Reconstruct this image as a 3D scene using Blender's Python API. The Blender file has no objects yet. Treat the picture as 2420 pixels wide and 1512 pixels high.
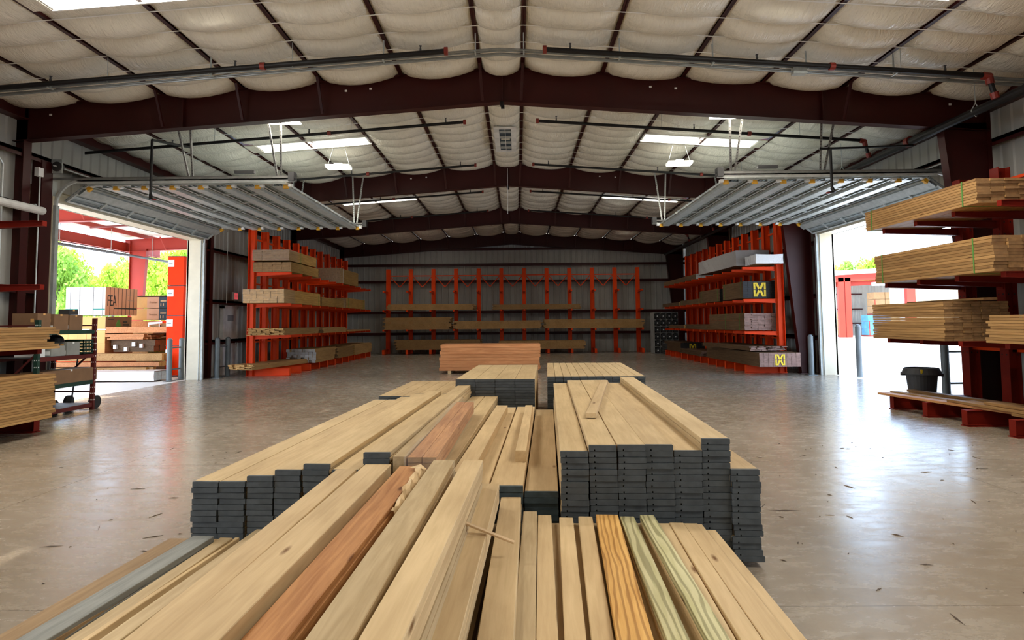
import bpy, math, random
from mathutils import Vector, Matrix, Euler
random.seed(7)
SC = bpy.context.scene
COL = SC.collection
R = math.radians

# ------------------------------------------------------------ camera, world, light, exposure
F, PITCH, ROLL, YAW, CY, EYE = 1536.5, .0673, .0084, -.0074, 656.9, 1.62
cd = bpy.data.cameras.new('camera'); cam = bpy.data.objects.new('camera', cd); COL.objects.link(cam)
cd.sensor_width = 36; cd.lens = F / 2420 * 36; cd.shift_y = -(756 - CY) / 2420; cd.clip_end = 400; cd.clip_start = .02
cam.matrix_world = (Matrix.Translation((0, 0, EYE)) @ Matrix.Rotation(-YAW, 4, 'Z')
                    @ Matrix.Rotation(math.pi / 2 + PITCH, 4, 'X') @ Matrix.Rotation(-ROLL, 4, 'Z'))
SC.camera = cam
SC.view_settings.view_transform = 'Standard'; SC.view_settings.look = 'None'
SC.view_settings.gamma = 1; SC.view_settings.use_curve_mapping = False
SC.view_settings.exposure = 0.0

w = bpy.data.worlds.new('sky'); SC.world = w; w.use_nodes = True
nt = w.node_tree; nt.nodes.clear()
sk = nt.nodes.new('ShaderNodeTexSky'); sk.sky_type = 'NISHITA'; sk.sun_disc = False
sk.sun_elevation = R(58); sk.sun_rotation = R(200); sk.air_density = 1.2; sk.dust_density = 2.5
mixw = nt.nodes.new('ShaderNodeMix'); mixw.data_type = 'RGBA'; mixw.inputs[0].default_value = .55
mixw.inputs[7].default_value = (2.9, 4.0, 5.8, 1)
bg = nt.nodes.new('ShaderNodeBackground'); bg.inputs[1].default_value = 1.25
wo = nt.nodes.new('ShaderNodeOutputWorld')
nt.links.new(sk.outputs[0], mixw.inputs[6]); nt.links.new(mixw.outputs[2], bg.inputs[0]); nt.links.new(bg.outputs[0], wo.inputs[0])

def lamp(name, kind, loc, rot, energy, color=(1, 1, 1), sx=1, sy=1):
    l = bpy.data.lights.new(name, kind); l.energy = energy; l.color = color
    if kind == 'AREA': l.shape = 'RECTANGLE'; l.size = sx; l.size_y = sy
    o = bpy.data.objects.new(name, l); COL.objects.link(o); o.location = loc; o.rotation_euler = rot
    return o
sun = lamp('sun', 'SUN', (0, 0, 60), (R(32), R(-6), R(-12)), 9.0, (1, .95, .86)); sun.data.angle = R(1)

XC, ZT, SL, ZB, SB = -.257, 6.49, .0724, 5.82, .0715
XL, XR = -9.6, 9.17
FY = [-10.64, -3.02, 4.60, 12.22, 19.84, 27.46, 35.08]
def roof(x): return ZT - SL * abs(x - XC)
SKY_LIGHT = 170
SKYW = []
for i, yy in enumerate([-6.95, .65, 8.2, 15.85, 23.5, 31.1]):
    for xa, xb in ((-6.47, -3.70), (3.19, 6.02)):
        SKYW.append((xa, xb, yy - .06, yy + .57))
        lamp('skylight_daylight', 'AREA', ((xa + xb) / 2, yy + .25, roof((xa + xb) / 2) + .1), (0, 0, 0), SKY_LIGHT * (1.6 if yy < 12 else .9 if yy < 20 else .3), (1, .95, .85), xb - xa - .1, .6)
# daylight by the big doorways and the added unseen pair (sky sampling portals)
for nm, x, ry in (('doorway_portal', XL - .35, R(-90)), ('doorway_portal', XR + .35, R(90))):
    for yc in (16.12, .75):
        pt = lamp(nm, 'AREA', (x, yc, 2.05), (0, ry, 0), 1, (1, 1, 1), 4.1, 6.1)
        try: pt.data.cycles.is_portal = True
        except Exception: pass
try:
    SC.cycles.max_bounces = 7; SC.cycles.diffuse_bounces = 5; SC.cycles.glossy_bounces = 3
    SC.cycles.transmission_bounces = 4; SC.cycles.transparent_max_bounces = 6
    SC.cycles.caustics_reflective = False; SC.cycles.caustics_refractive = False
    SC.cycles.sample_clamp_indirect = 6; SC.cycles.use_denoising = True
except Exception: pass

# ------------------------------------------------------------ pixel -> world (for measuring positions off the photograph)
def ray(px, py):
    a = (px - 1210) / F; b = (CY - py) / F
    X = a * math.cos(ROLL) + b * math.sin(ROLL); U = -a * math.sin(ROLL) + b * math.cos(ROLL)
    y = math.cos(PITCH) - U * math.sin(PITCH); z = math.sin(PITCH) + U * math.cos(PITCH)
    return Vector((X * math.cos(YAW) + y * math.sin(YAW), -X * math.sin(YAW) + y * math.cos(YAW), z))
def atz(px, py, z): d = ray(px, py); return Vector((0, 0, EYE)) + d * ((z - EYE) / d.z)

# ------------------------------------------------------------ materials
def new_mat(name):
    m = bpy.data.materials.new(name); m.use_nodes = True
    return m, m.node_tree, m.node_tree.nodes['Principled BSDF']
def N(nt, typ, **k):
    n = nt.nodes.new(typ)
    for a, b in k.items(): setattr(n, a, b)
    return n
def ramp(nt, fac, stops):
    r = N(nt, 'ShaderNodeValToRGB'); cr = r.color_ramp
    while len(cr.elements) < len(stops): cr.elements.new(.5)
    for e, (p, c) in zip(cr.elements, stops): e.position = p; e.color = (*c, 1)
    nt.links.new(fac, r.inputs[0]); return r.outputs[0]
def coords(nt, scale=(1, 1, 1), rand=True, kind='Object'):
    tc = N(nt, 'ShaderNodeTexCoord'); mp = N(nt, 'ShaderNodeMapping'); mp.inputs['Scale'].default_value = scale
    nt.links.new(tc.outputs[kind], mp.inputs[0])
    if rand:
        oi = N(nt, 'ShaderNodeObjectInfo'); mu = N(nt, 'ShaderNodeMath', operation='MULTIPLY'); mu.inputs[1].default_value = 37
        nt.links.new(oi.outputs['Random'], mu.inputs[0]); nt.links.new(mu.outputs[0], mp.inputs['Location'])
    return mp.outputs[0]
def noise(nt, vec, scale, detail=4, rough=.55, dist=0):
    n = N(nt, 'ShaderNodeTexNoise'); n.inputs['Scale'].default_value = scale; n.inputs['Detail'].default_value = detail
    n.inputs['Roughness'].default_value = rough; n.inputs['Distortion'].default_value = dist
    nt.links.new(vec, n.inputs['Vector']); return n.outputs['Fac']
def bump(nt, b, h, strength, dist=.01):
    n = N(nt, 'ShaderNodeBump'); n.inputs['Strength'].default_value = strength; n.inputs['Distance'].default_value = dist
    nt.links.new(h, n.inputs['Height']); nt.links.new(n.outputs[0], b.inputs['Normal'])
def mul(nt, a, b_):
    m = N(nt, 'ShaderNodeMix', data_type='RGBA', blend_type='MULTIPLY'); m.inputs[0].default_value = 1
    nt.links.new(a, m.inputs[6]); nt.links.new(b_, m.inputs[7]); return m.outputs[2]
def painted(name, c, rough=.45, metal=0, var=.25, scale=3, spec=.5):
    m, nt, b = new_mat(name)
    n = noise(nt, coords(nt), scale, 5)
    lo = tuple(v * (1 - var) for v in c); hi = tuple(min(1, v * (1 + var * .6)) for v in c)
    nt.links.new(ramp(nt, n, [(.3, lo), (.7, hi)]), b.inputs['Base Color'])
    b.inputs['Roughness'].default_value = rough; b.inputs['Metallic'].default_value = metal
    b.inputs['Specular IOR Level'].default_value = spec
    return m
def wood(name, base, dark, knots=True, grain=.35, rough=.6, gs=1.0, cath=False, var=.86):
    """long grain runs along local Y"""
    m, nt, b = new_mat(name)
    v = coords(nt, (14 * gs, .9 * gs, 14 * gs))
    g = noise(nt, v, 2.2, 6, .6, .6)
    col = ramp(nt, g, [(.35, dark), (.62, base)])
    if cath:
        w_ = N(nt, 'ShaderNodeTexWave', wave_type='RINGS', rings_direction='Y'); w_.inputs['Scale'].default_value = 1.6
        v3 = coords(nt, (9, 1.1, 9)); w_.inputs['Distortion'].default_value = 9; w_.inputs['Detail'].default_value = 2; w_.inputs['Detail Scale'].default_value = .7
        nt.links.new(v3, w_.inputs['Vector'])
        col = mul(nt, col, ramp(nt, w_.outputs['Fac'], [(.15, tuple(.45 + .2 * c for c in base)), (.5, (1, 1, 1))]))
    v2 = coords(nt, (1, .35, 1)); n2 = noise(nt, v2, 3.1, 3)
    col = mul(nt, col, ramp(nt, n2, [(.3, (.8, .78, .76)), (.65, (1, 1, 1))]))
    if knots:
        vo = N(nt, 'ShaderNodeTexVoronoi'); vo.inputs['Scale'].default_value = 1
        nt.links.new(coords(nt, (6, 1.6, 6)), vo.inputs['Vector'])
        col = mul(nt, col, ramp(nt, vo.outputs['Distance'], [(.03, (.28, .18, .1)), (.11, (1, 1, 1))]))
    oi = N(nt, 'ShaderNodeObjectInfo')
    col = mul(nt, col, ramp(nt, oi.outputs['Random'], [(0, (var, var * .97, var * .94)), (.4, (.5 + var / 2,) * 3), (1, (1, 1, 1))]))
    nt.links.new(col, b.inputs['Base Color']); b.inputs['Roughness'].default_value = rough
    b.inputs['Specular IOR Level'].default_value = .25
    bump(nt, b, g, grain, .003)
    return m
def emis(name, c, s):
    m, nt, b = new_mat(name); b.inputs['Base Color'].default_value = (*c, 1)
    b.inputs['Emission Color'].default_value = (*c, 1); b.inputs['Emission Strength'].default_value = s
    return m
M = {}
M['maroon'] = painted('maroon_steel', (.040, .0040, .0028), .45, 0, .18, 1.5, .3)
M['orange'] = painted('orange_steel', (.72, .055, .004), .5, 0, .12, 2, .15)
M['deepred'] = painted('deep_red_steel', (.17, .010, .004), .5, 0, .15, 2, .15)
M['galv'] = painted('galvanised_steel', (.42, .45, .43), .42, .15, .2, 9)
M['galvl'] = painted('bright_galvanised', (.62, .65, .63), .35, .25, .15, 9)
M['conduit'] = painted('zinc_conduit', (.26, .27, .26), .35, .5, .2, 9)
M['hangersteel'] = painted('dull_perforated_steel', (.20, .20, .19), .45, .2, .2, 9)
M['doorsheet'] = painted('door_sheet', (.36, .41, .42), .5, .15, .12, 4)
M['black'] = painted('black_pipe', (.007, .006, .006), .5, 0, .2, 3, .3)
M['darkgrey'] = painted('dark_grey_plastic', (.045, .045, .047), .5)
M['rubber'] = painted('rubber', (.02, .02, .02), .7)
M['bollard'] = painted('grey_bollard_paint', (.13, .15, .155), .4, .1)
M['white'] = painted('white_paint', (.75, .74, .7), .5)
M['cream'] = painted('cream_trim', (.62, .56, .42), .5, 0, .08)
M['yellow'] = painted('yellow_plastic', (.70, .36, .02), .5)
M['paintyellow'] = painted('yellow_stencil_paint', (.9, .65, .03), .6, 0, .2, 20)
M['redfit'] = painted('red_fitting', (.20, .018, .010), .5)
M['red'] = painted('red_wrap', (.80, .035, .0), .5, 0, .1, 4, .1)
M['label'] = painted('label_paper', (.8, .8, .78), .7, 0, .05)
M['ink'] = painted('black_ink', (.02, .022, .02), .7)
M['teal'] = painted('teal_ink', (.02, .25, .2), .6)
M['leafink'] = painted('green_ink', (.08, .25, .04), .7)
M['greysmudge'] = painted('grey_ink', (.3, .3, .3), .7)
M['kraft'] = painted('kraft_board', (.42, .25, .12), .8, 0, .15, 3)
M['kraftd'] = painted('brown_carton', (.22, .12, .06), .8, 0, .15, 3)
M['kraftpink'] = painted('salmon_kraft', (.66, .38, .24), .75, 0, .1, 2)
M['kraftgold'] = painted('golden_kraft', (.75, .42, .14), .75, 0, .12, 2)
M['navy'] = painted('navy_print', (.025, .05, .075), .5)
M['navyfilm'] = M['navy']
M['darkgreen'] = painted('dark_green_steel', (.012, .045, .03), .45)
M['darkred'] = painted('worn_dark_red_steel', (.10, .012, .010), .45)
M['greybox'] = painted('grey_box_board', (.28, .28, .26), .7)
M['lampbody'] = painted('lamp_housing', (.7, .7, .68), .5)
M['lampglow'] = emis('lamp_glow', (1, .96, .85), 14)
M['skypane'] = emis('skylight_glazing', (.93, 1, .97), 2.2)
M['exitred'] = emis('exit_sign_face', (.9, .12, .14), .5)
M['redbldg'] = painted('red_trim_far', (.36, .04, .025), .5, 0, .12, .5, .2)
M['tanpanel'] = painted('tan_far_panel', (.62, .52, .32), .6, 0, .08, .4)
M['bark'] = painted('bark', (.10, .07, .05), .9, 0, .3, 6)
M['bluewrap'] = painted('blue_wrap', (.10, .32, .55), .5, 0, .3, 2)
M['charcoal'] = painted('charcoal_end_paint', (.058, .063, .064), .6, 0, .3, 14, .3)
M['bluechar'] = painted('blue_charcoal_end_paint', (.045, .065, .075), .6, 0, .3, 14, .3)
M['blackend'] = painted('black_end_paint', (.012, .012, .013), .6, 0, .3, 10)
M['whiteend'] = painted('white_end_paint', (.55, .55, .55), .7, 0, .2, 10)
M['pinkend'] = painted('sawn_end_pinkish', (.33, .20, .16), .8, 0, .3, 12)
M['paleend'] = painted('sawn_end_pale', (.50, .28, .09), .8, 0, .3, 12)
M['darkend'] = painted('sawn_end_brown', (.30, .165, .065), .8, 0, .3, 12)
M['goldend'] = painted('olive_gold_end', (.50, .42, .10), .7, 0, .2, 12)
M['sand'] = wood('sand_board', (.61, .445, .24), (.52, .37, .19), False, .15)
M['pine'] = wood('pale_sawn_pine', (.66, .48, .265), (.57, .405, .215), True, .12)
M['grayed'] = wood('greyed_board', (.53, .395, .225), (.43, .31, .165), False, .2)
M['greyboard'] = wood('grey_board', (.27, .27, .245), (.19, .19, .175), False, .3)
M['cedar'] = wood('orange_cedar', (.58, .29, .115), (.40, .17, .06), True, .3)
M['yellowpine'] = wood('yellow_pine', (.80, .47, .15), (.62, .32, .08), True, .2, cath=True)
M['treated'] = wood('green_treated_pine', (.62, .57, .33), (.50, .46, .23), True, .2, cath=True)
M['tan'] = wood('tan_plank', (.36, .24, .125), (.27, .17, .085), False, .3)
M['fir'] = wood('warm_fir', (.50, .29, .11), (.38, .20, .07), True, .3, var=.62)
M['brown'] = wood('brown_decking', (.20, .115, .055), (.12, .065, .03), False, .3, var=.62)
M['olive'] = wood('olive_pine', (.44, .25, .07), (.30, .155, .035), True, .3, var=.62)
M['peach'] = wood('peach_timber', (.80, .36, .15), (.62, .24, .09), False, .3, var=.62)
M['lath'] = wood('pale_lath', (.66, .47, .27), (.52, .34, .18), False, .3)

def mk_insul():
    m, nt, b = new_mat('white_vinyl_insulation')
    c = coords(nt, (1, 1, 1), True)
    n = noise(nt, c, 1.3, 3)
    nt.links.new(ramp(nt, n, [(.3, (.72, .68, .57)), (.7, (.84, .80, .69))]), b.inputs['Base Color'])
    b.inputs['Roughness'].default_value = .27; b.inputs['Specular IOR Level'].default_value = .8
    v = coords(nt, (11, 2.2, 4), True); n2 = noise(nt, v, 1.5, 4, .6, 1.2)
    v3 = coords(nt, (3, 3, 3), True); n3 = noise(nt, v3, 1.5, 3, .5, .5)
    ad = N(nt, 'ShaderNodeMath', operation='ADD'); nt.links.new(n2, ad.inputs[0]); nt.links.new(n3, ad.inputs[1])
    bump(nt, b, ad.outputs[0], .6, .05)
    return m
M['insul'] = mk_insul()
def mk_floor():
    m, nt, b = new_mat('polished_concrete')
    c = coords(nt, (1, 1, 1), False)
    n = noise(nt, c, .35, 5, .6, .4); n2 = noise(nt, coords(nt, (1, 2.4, 1), False), 3.2, 8, .7, .3); n3 = noise(nt, c, 30, 3)
    col = ramp(nt, n, [(.3, (.24, .19, .135)), (.7, (.37, .315, .25))])
    col = mul(nt, col, ramp(nt, n2, [(.3, (.88, .86, .84)), (.65, (1, 1, 1))]))
    col = mul(nt, col, ramp(nt, n3, [(.3, (.93, .93, .93)), (.6, (1, 1, 1))]))
    # fine saw-cut control joints
    sep = N(nt, 'ShaderNodeSeparateXYZ'); nt.links.new(c, sep.inputs[0])
    outs = []
    for ax, per in ((0, 4.6), (1, 3.81)):
        a = N(nt, 'ShaderNodeMath', operation='PINGPONG'); a.inputs[1].default_value = per / 2; nt.links.new(sep.outputs[ax], a.inputs[0])
        l = N(nt, 'ShaderNodeMath', operation='LESS_THAN'); l.inputs[1].default_value = .004; nt.links.new(a.outputs[0], l.inputs[0]); outs.append(l.outputs[0])
    mx = N(nt, 'ShaderNodeMath', operation='MAXIMUM'); nt.links.new(outs[0], mx.inputs[0]); nt.links.new(outs[1], mx.inputs[1])
    col = mul(nt, col, ramp(nt, mx.outputs[0], [(0, (1, 1, 1)), (1, (.5, .48, .46))]))
    nt.links.new(col, b.inputs['Base Color'])
    r = N(nt, 'ShaderNodeMapRange'); r.inputs[1].default_value = .3; r.inputs[2].default_value = .7; r.inputs[3].default_value = .17; r.inputs[4].default_value = .34
    nt.links.new(n2, r.inputs[0]); nt.links.new(r.outputs[0], b.inputs['Roughness'])
    b.inputs['Specular IOR Level'].default_value = .75
    n4 = noise(nt, c, 3, 3, .5, .4)
    bump(nt, b, n4, .10, .03)
    return m
M['floor'] = mk_floor()
M['yard'] = painted('yard_concrete', (.72, .70, .66), .8, 0, .06, .4)
M['wall'] = painted('ribbed_wall_sheet', (.36, .345, .305), .4, .0, .1, 1.2)
def mk_leaf(name, a, b2):
    m, nt, b = new_mat(name)
    g = noise(nt, coords(nt, (1, 1, 1), True), 2.2, 3)
    nt.links.new(ramp(nt, g, [(.3, a), (.7, b2)]), b.inputs['Base Color']); b.inputs['Roughness'].default_value = .6
    tr = N(nt, 'ShaderNodeBsdfTranslucent'); tr.inputs[0].default_value = (*b2, 1)
    mx = N(nt, 'ShaderNodeMixShader'); mx.inputs[0].default_value = .45
    out = [n for n in nt.nodes if n.type == 'OUTPUT_MATERIAL'][0]
    nt.links.new(b.outputs[0], mx.inputs[1]); nt.links.new(tr.outputs[0], mx.inputs[2]); nt.links.new(mx.outputs[0], out.inputs[0])
    return m
M['leaf'] = mk_leaf('leaf_green', (.20, .40, .03), (.50, .66, .07))
M['leafd'] = mk_leaf('leaf_deep_green', (.12, .28, .03), (.36, .54, .08))
def mk_film(name, tint, alpha):
    m, nt, b = new_mat(name)
    b.inputs['Base Color'].default_value = (*tint, 1); b.inputs['Roughness'].default_value = .18; b.inputs['Alpha'].default_value = alpha
    n = noise(nt, coords(nt, (1, 1, 1), True), 14, 5, .6, 1.2); bump(nt, b, n, .9, .02)
    return m
M['film'] = mk_film('clear_plastic_film', (.85, .83, .82), .08)
M['greyfilm'] = mk_film('milky_plastic_film', (.55, .52, .5), .75)
M['whitefilm'] = mk_film('white_plastic_wrap', (.8, .8, .8), 1)
M['kraftpaper'] = painted('torn_kraft_paper', (.62, .44, .24), .8, 0, .2, 9)
M['concrete_dust'] = M['yard']

# ------------------------------------------------------------ mesh helpers
class MB:
    def __init__(s): s.v = []; s.f = []; s.mi = []; s.m = 0
    def add(s, vs, fs):
        o = len(s.v); s.v += [tuple(v) for v in vs]; s.f += [tuple(i + o for i in f) for f in fs]; s.mi += [s.m] * len(fs); return s
    def hexa(s, p): return s.add(p, [(0, 3, 2, 1), (4, 5, 6, 7), (0, 1, 5, 4), (1, 2, 6, 5), (2, 3, 7, 6), (3, 0, 4, 7)])
    def box(s, x0, x1, y0, y1, z0, z1):
        return s.hexa([(x0, y0, z0), (x1, y0, z0), (x1, y1, z0), (x0, y1, z0), (x0, y0, z1), (x1, y0, z1), (x1, y1, z1), (x0, y1, z1)])
    def frame(s, p, q, up=(0, 0, 1)):
        p = Vector(p); q = Vector(q); d = (q - p).normalized(); u = Vector(up)
        if abs(d.dot(u)) > .99: u = Vector((0, 1, 0))
        a = d.cross(u).normalized(); b = a.cross(d).normalized(); return p, q, d, a, b
    def beam(s, p, q, w_, h_, up=(0, 0, 1)):
        p, q, d, a, b = s.frame(p, q, up); P = []
        for e in (p, q):
            for i, j in ((-1, -1), (1, -1), (1, 1), (-1, 1)): P.append(e + a * (i * w_ / 2) + b * (j * h_ / 2))
        return s.hexa(P)
    def tube(s, p, q, r, n=8, r2=None, cap=True):
        p, q, d, a, b = s.frame(p, q); r2 = r if r2 is None else r2; P = []
        for e, rr in ((p, r), (q, r2)):
            for i in range(n):
                t = 2 * math.pi * i / n; P.append(e + a * (rr * math.cos(t)) + b * (rr * math.sin(t)))
        fs = [(i, (i + 1) % n, n + (i + 1) % n, n + i) for i in range(n)]
        if cap: fs += [tuple(range(n))[::-1], tuple(range(n, 2 * n))]
        return s.add(P, fs)
    def path(s, pts, r, n=8):
        for a, b in zip(pts, pts[1:]): s.tube(a, b, r, n)
        return s
    def prism(s, poly, axis, a, b):
        """poly 2-D in the two axes other than `axis` (in xyz order)"""
        n = len(poly); P = []
        for t in (a, b):
            for u, v in poly:
                P.append({'x': (t, u, v), 'y': (u, t, v), 'z': (u, v, t)}[axis])
        return s.add(P, [tuple(range(n))[::-1], tuple(range(n, 2 * n))] + [(i, (i + 1) % n, n + (i + 1) % n, n + i) for i in range(n)])
    def lathe(s, prof, c=(0, 0, 0), n=16):
        P = []; k = len(prof)
        for i in range(n):
            t = 2 * math.pi * i / n
            for r_, z in prof: P.append((c[0] + r_ * math.cos(t), c[1] + r_ * math.sin(t), c[2] + z))
        fs = [(i * k + j, ((i + 1) % n) * k + j, ((i + 1) % n) * k + j + 1, i * k + j + 1) for i in range(n) for j in range(k - 1)]
        return s.add(P, fs)
    def mesh(s, name, mats):
        me = bpy.data.meshes.new(name); me.from_pydata(s.v, [], s.f)
        for m in (mats if isinstance(mats, (list, tuple)) else [mats]): me.materials.append(m)
        if any(s.mi): me.polygons.foreach_set('material_index', s.mi)
        me.update(); return me
def smooth(o):
    for p in o.data.polygons: p.use_smooth = True
    return o
def put(name, data, parent=None, loc=(0, 0, 0), rot=(0, 0, 0), world=False):
    o = bpy.data.objects.new(name, data); COL.objects.link(o); o.location = loc; o.rotation_euler = rot
    if parent is not None:
        o.parent = parent
        if world: o.matrix_parent_inverse = parent_inv(parent)
    return o
def parent_inv(p):
    m = Matrix.LocRotScale(p.location, p.rotation_euler, None)
    if p.parent is not None: m = parent_inv(p.parent).inverted() @ m if False else (Matrix.LocRotScale(p.parent.location, p.parent.rotation_euler, None) @ p.matrix_parent_inverse @ m)
    return m.inverted()
def mk(name, mb, mat, parent=None, world=True, label=None):
    o = put(name, mb.mesh(name, mat), parent, world=world)
    if label: o['label'] = label
    return o
def tag(o, label, cat, group=None):
    o['label'] = label; o['category'] = cat
    if group: o['group'] = group
    return o
def thing(name, loc, label, cat, group=None, rot=(0, 0, 0)):
    o = bpy.data.objects.new(name, None); COL.objects.link(o); o.location = loc; o.rotation_euler = rot; o.empty_display_size = .1
    return tag(o, label, cat, group)
def struct(name, mb, mat):
    o = mk(name, mb, mat); o['kind'] = 'structure'; return o
def group_empty(name, loc=(0, 0, 0)):
    o = bpy.data.objects.new(name, None); COL.objects.link(o); o.location = loc; o['kind'] = 'structure'; return o
def text_obj(s, size, mat, parent, loc, rot, ext=.002, name='lettering', sx=1):
    c = bpy.data.curves.new('t', 'FONT'); c.body = s; c.size = size; c.extrude = ext
    o = bpy.data.objects.new('t', c); COL.objects.link(o); bpy.context.view_layer.update()
    me = bpy.data.meshes.new_from_object(o); bpy.data.objects.remove(o)
    for v in me.vertices: v.co.x *= sx
    me.materials.clear(); me.materials.append(mat)
    o = put(name, me, parent, loc, rot); o.matrix_parent_inverse = parent_inv(parent); return o

BM = {}
def board_mesh(w_, t, L, mat, endmat=None, notch=False):
    key = (round(w_, 4), round(t, 4), round(L, 3), mat, endmat, notch)
    if key in BM: return BM[key]
    c = min(.003, t * .12); h = w_ / 2
    if notch:
        nx = -h + .034
        poly = [(-h + c, 0), (nx, 0), (nx, .011), (nx + .009, .011), (nx + .009, 0), (h - c, 0), (h, c), (h, t - c), (h - c, t), (-h + c, t), (-h, t - c), (-h, c)]
    else:
        poly = [(-h + c, 0), (h - c, 0), (h, c), (h, t - c), (h - c, t), (-h + c, t), (-h, t - c), (-h, c)]
    n = len(poly); mb = MB()
    band = .03 if endmat and 'char' in endmat else .0
    ys = [0, band, L - band, L] if band else [0, L]; P = []
    for y in ys: P += [(u, y, v) for u, v in poly]
    e = 1 if endmat else 0; ringf = []
    mb.add(P, [])
    for q in range(len(ys) - 1):
        mb.f += [(q * n + i, q * n + (i + 1) % n, (q + 1) * n + (i + 1) % n, (q + 1) * n + i) for i in range(n)]; mb.mi += [e if band and q != 1 else 0] * n
    mb.f += [tuple(range(n))[::-1], tuple(range((len(ys) - 1) * n, len(ys) * n))]; mb.mi += [e] * 2
    me = mb.mesh('board', [M[mat]] + ([M[endmat]] if endmat else []))
    BM[key] = me; return me
ORD = ['', 'first', 'second', 'third', 'fourth', 'fifth', 'sixth', 'seventh', 'eighth', 'ninth', 'tenth', 'eleventh', 'twelfth', 'thirteenth',
       'fourteenth', 'fifteenth', 'sixteenth', 'seventeenth', 'eighteenth', 'nineteenth', 'twentieth', 'twenty-first']

# ------------------------------------------------------------ the setting
struct('floor', MB().box(XL - .1, XR + .1, -11, 35.3, -.2, 0), M['floor'])
g = struct('ground', MB().box(-140, 140, -60, 200, -.5, -.02), M['yard'])

def ribbed(width, z0, z1):
    """sheet panel, ribs vertical, local x along the wall, +y to the room"""
    prof = []; u = 0
    while u < width - .01:
        prof += [(u, 0), (u + .20, 0), (u + .225, .028), (u + .28, .028)]; u += .305
    prof.append((width, 0))
    mb = MB(); n = len(prof)
    mb.add([(a, b, z0) for a, b in prof] + [(a, b, z1) for a, b in prof], [(i, i + 1, n + i + 1, n + i) for i in range(n - 1)])
    return mb
WP = {}
def wall_panel(parent, loc, rz, z0, z1, mat='wall'):
    k = (round(z0, 2), round(z1, 2), mat)
    if k not in WP: WP[k] = ribbed(.915, z0, z1).mesh('wall_panel', M[mat])
    o = put('wall_panel', WP[k], parent, loc, (0, 0, rz)); return o
DY0, DY1, DZ = 13.05, 19.2, 4.12
RY0, RY1 = -2.35, 3.85      # unseen doorways added beside the viewer to bring daylight onto the foreground
for side, X, rz in (('left', XL, -math.pi / 2), ('right', XR, math.pi / 2)):
    sx = -1 if side == 'left' else 1
    wl = group_empty('wall_' + side)
    ztop = roof(X) + .12
    y = -10.64
    cuts = [-10.64 + .915 * i for i in range(51)]
    for y0 in cuts:
        if y0 > 35: break
        inside = (y0 + .915 > DY0 - .3 and y0 < DY1 + .3) or (y0 + .915 > RY0 and y0 < RY1)
        y_at = y0 if rz > 0 else y0 + .915
        wall_panel(wl, (X, y_at, 0), rz, DZ + .3 if inside else 0, ztop)
    # outer skin, so no light leaks
    ob = MB()
    ob.box(*sorted((X + sx * .16, X + sx * .2)), -10.7, RY0, 0, ztop)
    ob.box(*sorted((X + sx * .16, X + sx * .2)), RY0, RY1, DZ, ztop)
    ob.box(*sorted((X + sx * .16, X + sx * .2)), RY1, DY0 - .0, 0, ztop)
    ob.box(*sorted((X + sx * .16, X + sx * .2)), DY1, 35.2, 0, ztop)
    ob.box(*sorted((X + sx * .16, X + sx * .2)), DY0, DY1, DZ, ztop)
    mk('outer_skin', ob, M['tanpanel'], wl)
    for z in (1.1, 2.35, 3.95, 4.95):
        for a, b in zip(FY, FY[1:]):
            segs = [(a, b)]
            if z < DZ and a < 16 < b: segs = [(a, DY0 - .25), (DY1 + .25, b)]
            if z < DZ and a < 0 < b: segs = [(a, RY0 - .2), (RY1 + .2, b)]
            for p, q in segs:
                mk('girt', MB().box(*sorted((X - sx * .02, X - sx * .2)), p + .1, q - .1, z - .035, z + .035)
                   .box(*sorted((X - sx * .185, X - sx * .2)), p + .1, q - .1, z - .1, z + .035), M['maroon'], wl)
    for a, b in zip(FY, FY[1:]):
        mk('eave_strut', MB().box(*sorted((X - sx * .02, X - sx * .16)), a, b, ztop - .34, ztop - .12).box(*sorted((X - sx * .02, X - sx * .24)), a, b, ztop - .36, ztop - .33), M['maroon'], wl)
    mk('jamb_post', MB().box(*sorted((X - sx * .22, X + sx * .0)), DY0 - .42, DY0 - .12, 0, 4.9), M['maroon'], wl)
    mk('jamb_post', MB().box(*sorted((X - sx * .22, X + sx * .0)), DY1 + .14, DY1 + .34, 0, 4.9), M['maroon'], wl)
    for ya, yb in ((DY0 - .12, DY0), (DY1, DY1 + .12), (RY0 - .12, RY0), (RY1, RY1 + .12)):
        mk('door_reveal', MB().box(*sorted((X - sx * .24, X + sx * .22)), ya, yb, 0, DZ + .12), M['cream'], wl)
    for p, q in ((DY0, DY1), (RY0, RY1)): mk('door_header', MB().box(*sorted((X - sx * .24, X + sx * .22)), p, q, DZ, DZ + .2), M['cream'], wl)
wb = group_empty('wall_back')
for i in range(21):
    x0 = XL + .915 * i
    if x0 > XR: break
    wall_panel(wb, (x0 + .915, 35.3, 0), math.pi, 0, 6.7)
mk('outer_skin', MB().box(XL - .2, XR + .2, 35.4, 35.44, 0, 6.9), M['tanpanel'], wb)
for z in (1.05, 2.2, 3.85, 4.75, 5.6):
    mk('girt', MB().box(XL, XR, 35.1, 35.27, z - .035, z + .035).box(XL, XR, 35.08, 35.1, z - .1, z + .035), M['maroon'], wb)
wf = group_empty('wall_front')
mk('wall_panel', MB().box(XL - .2, XR + .2, -10.8, -10.72, 0, 6.9), M['wall'], wf)

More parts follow.
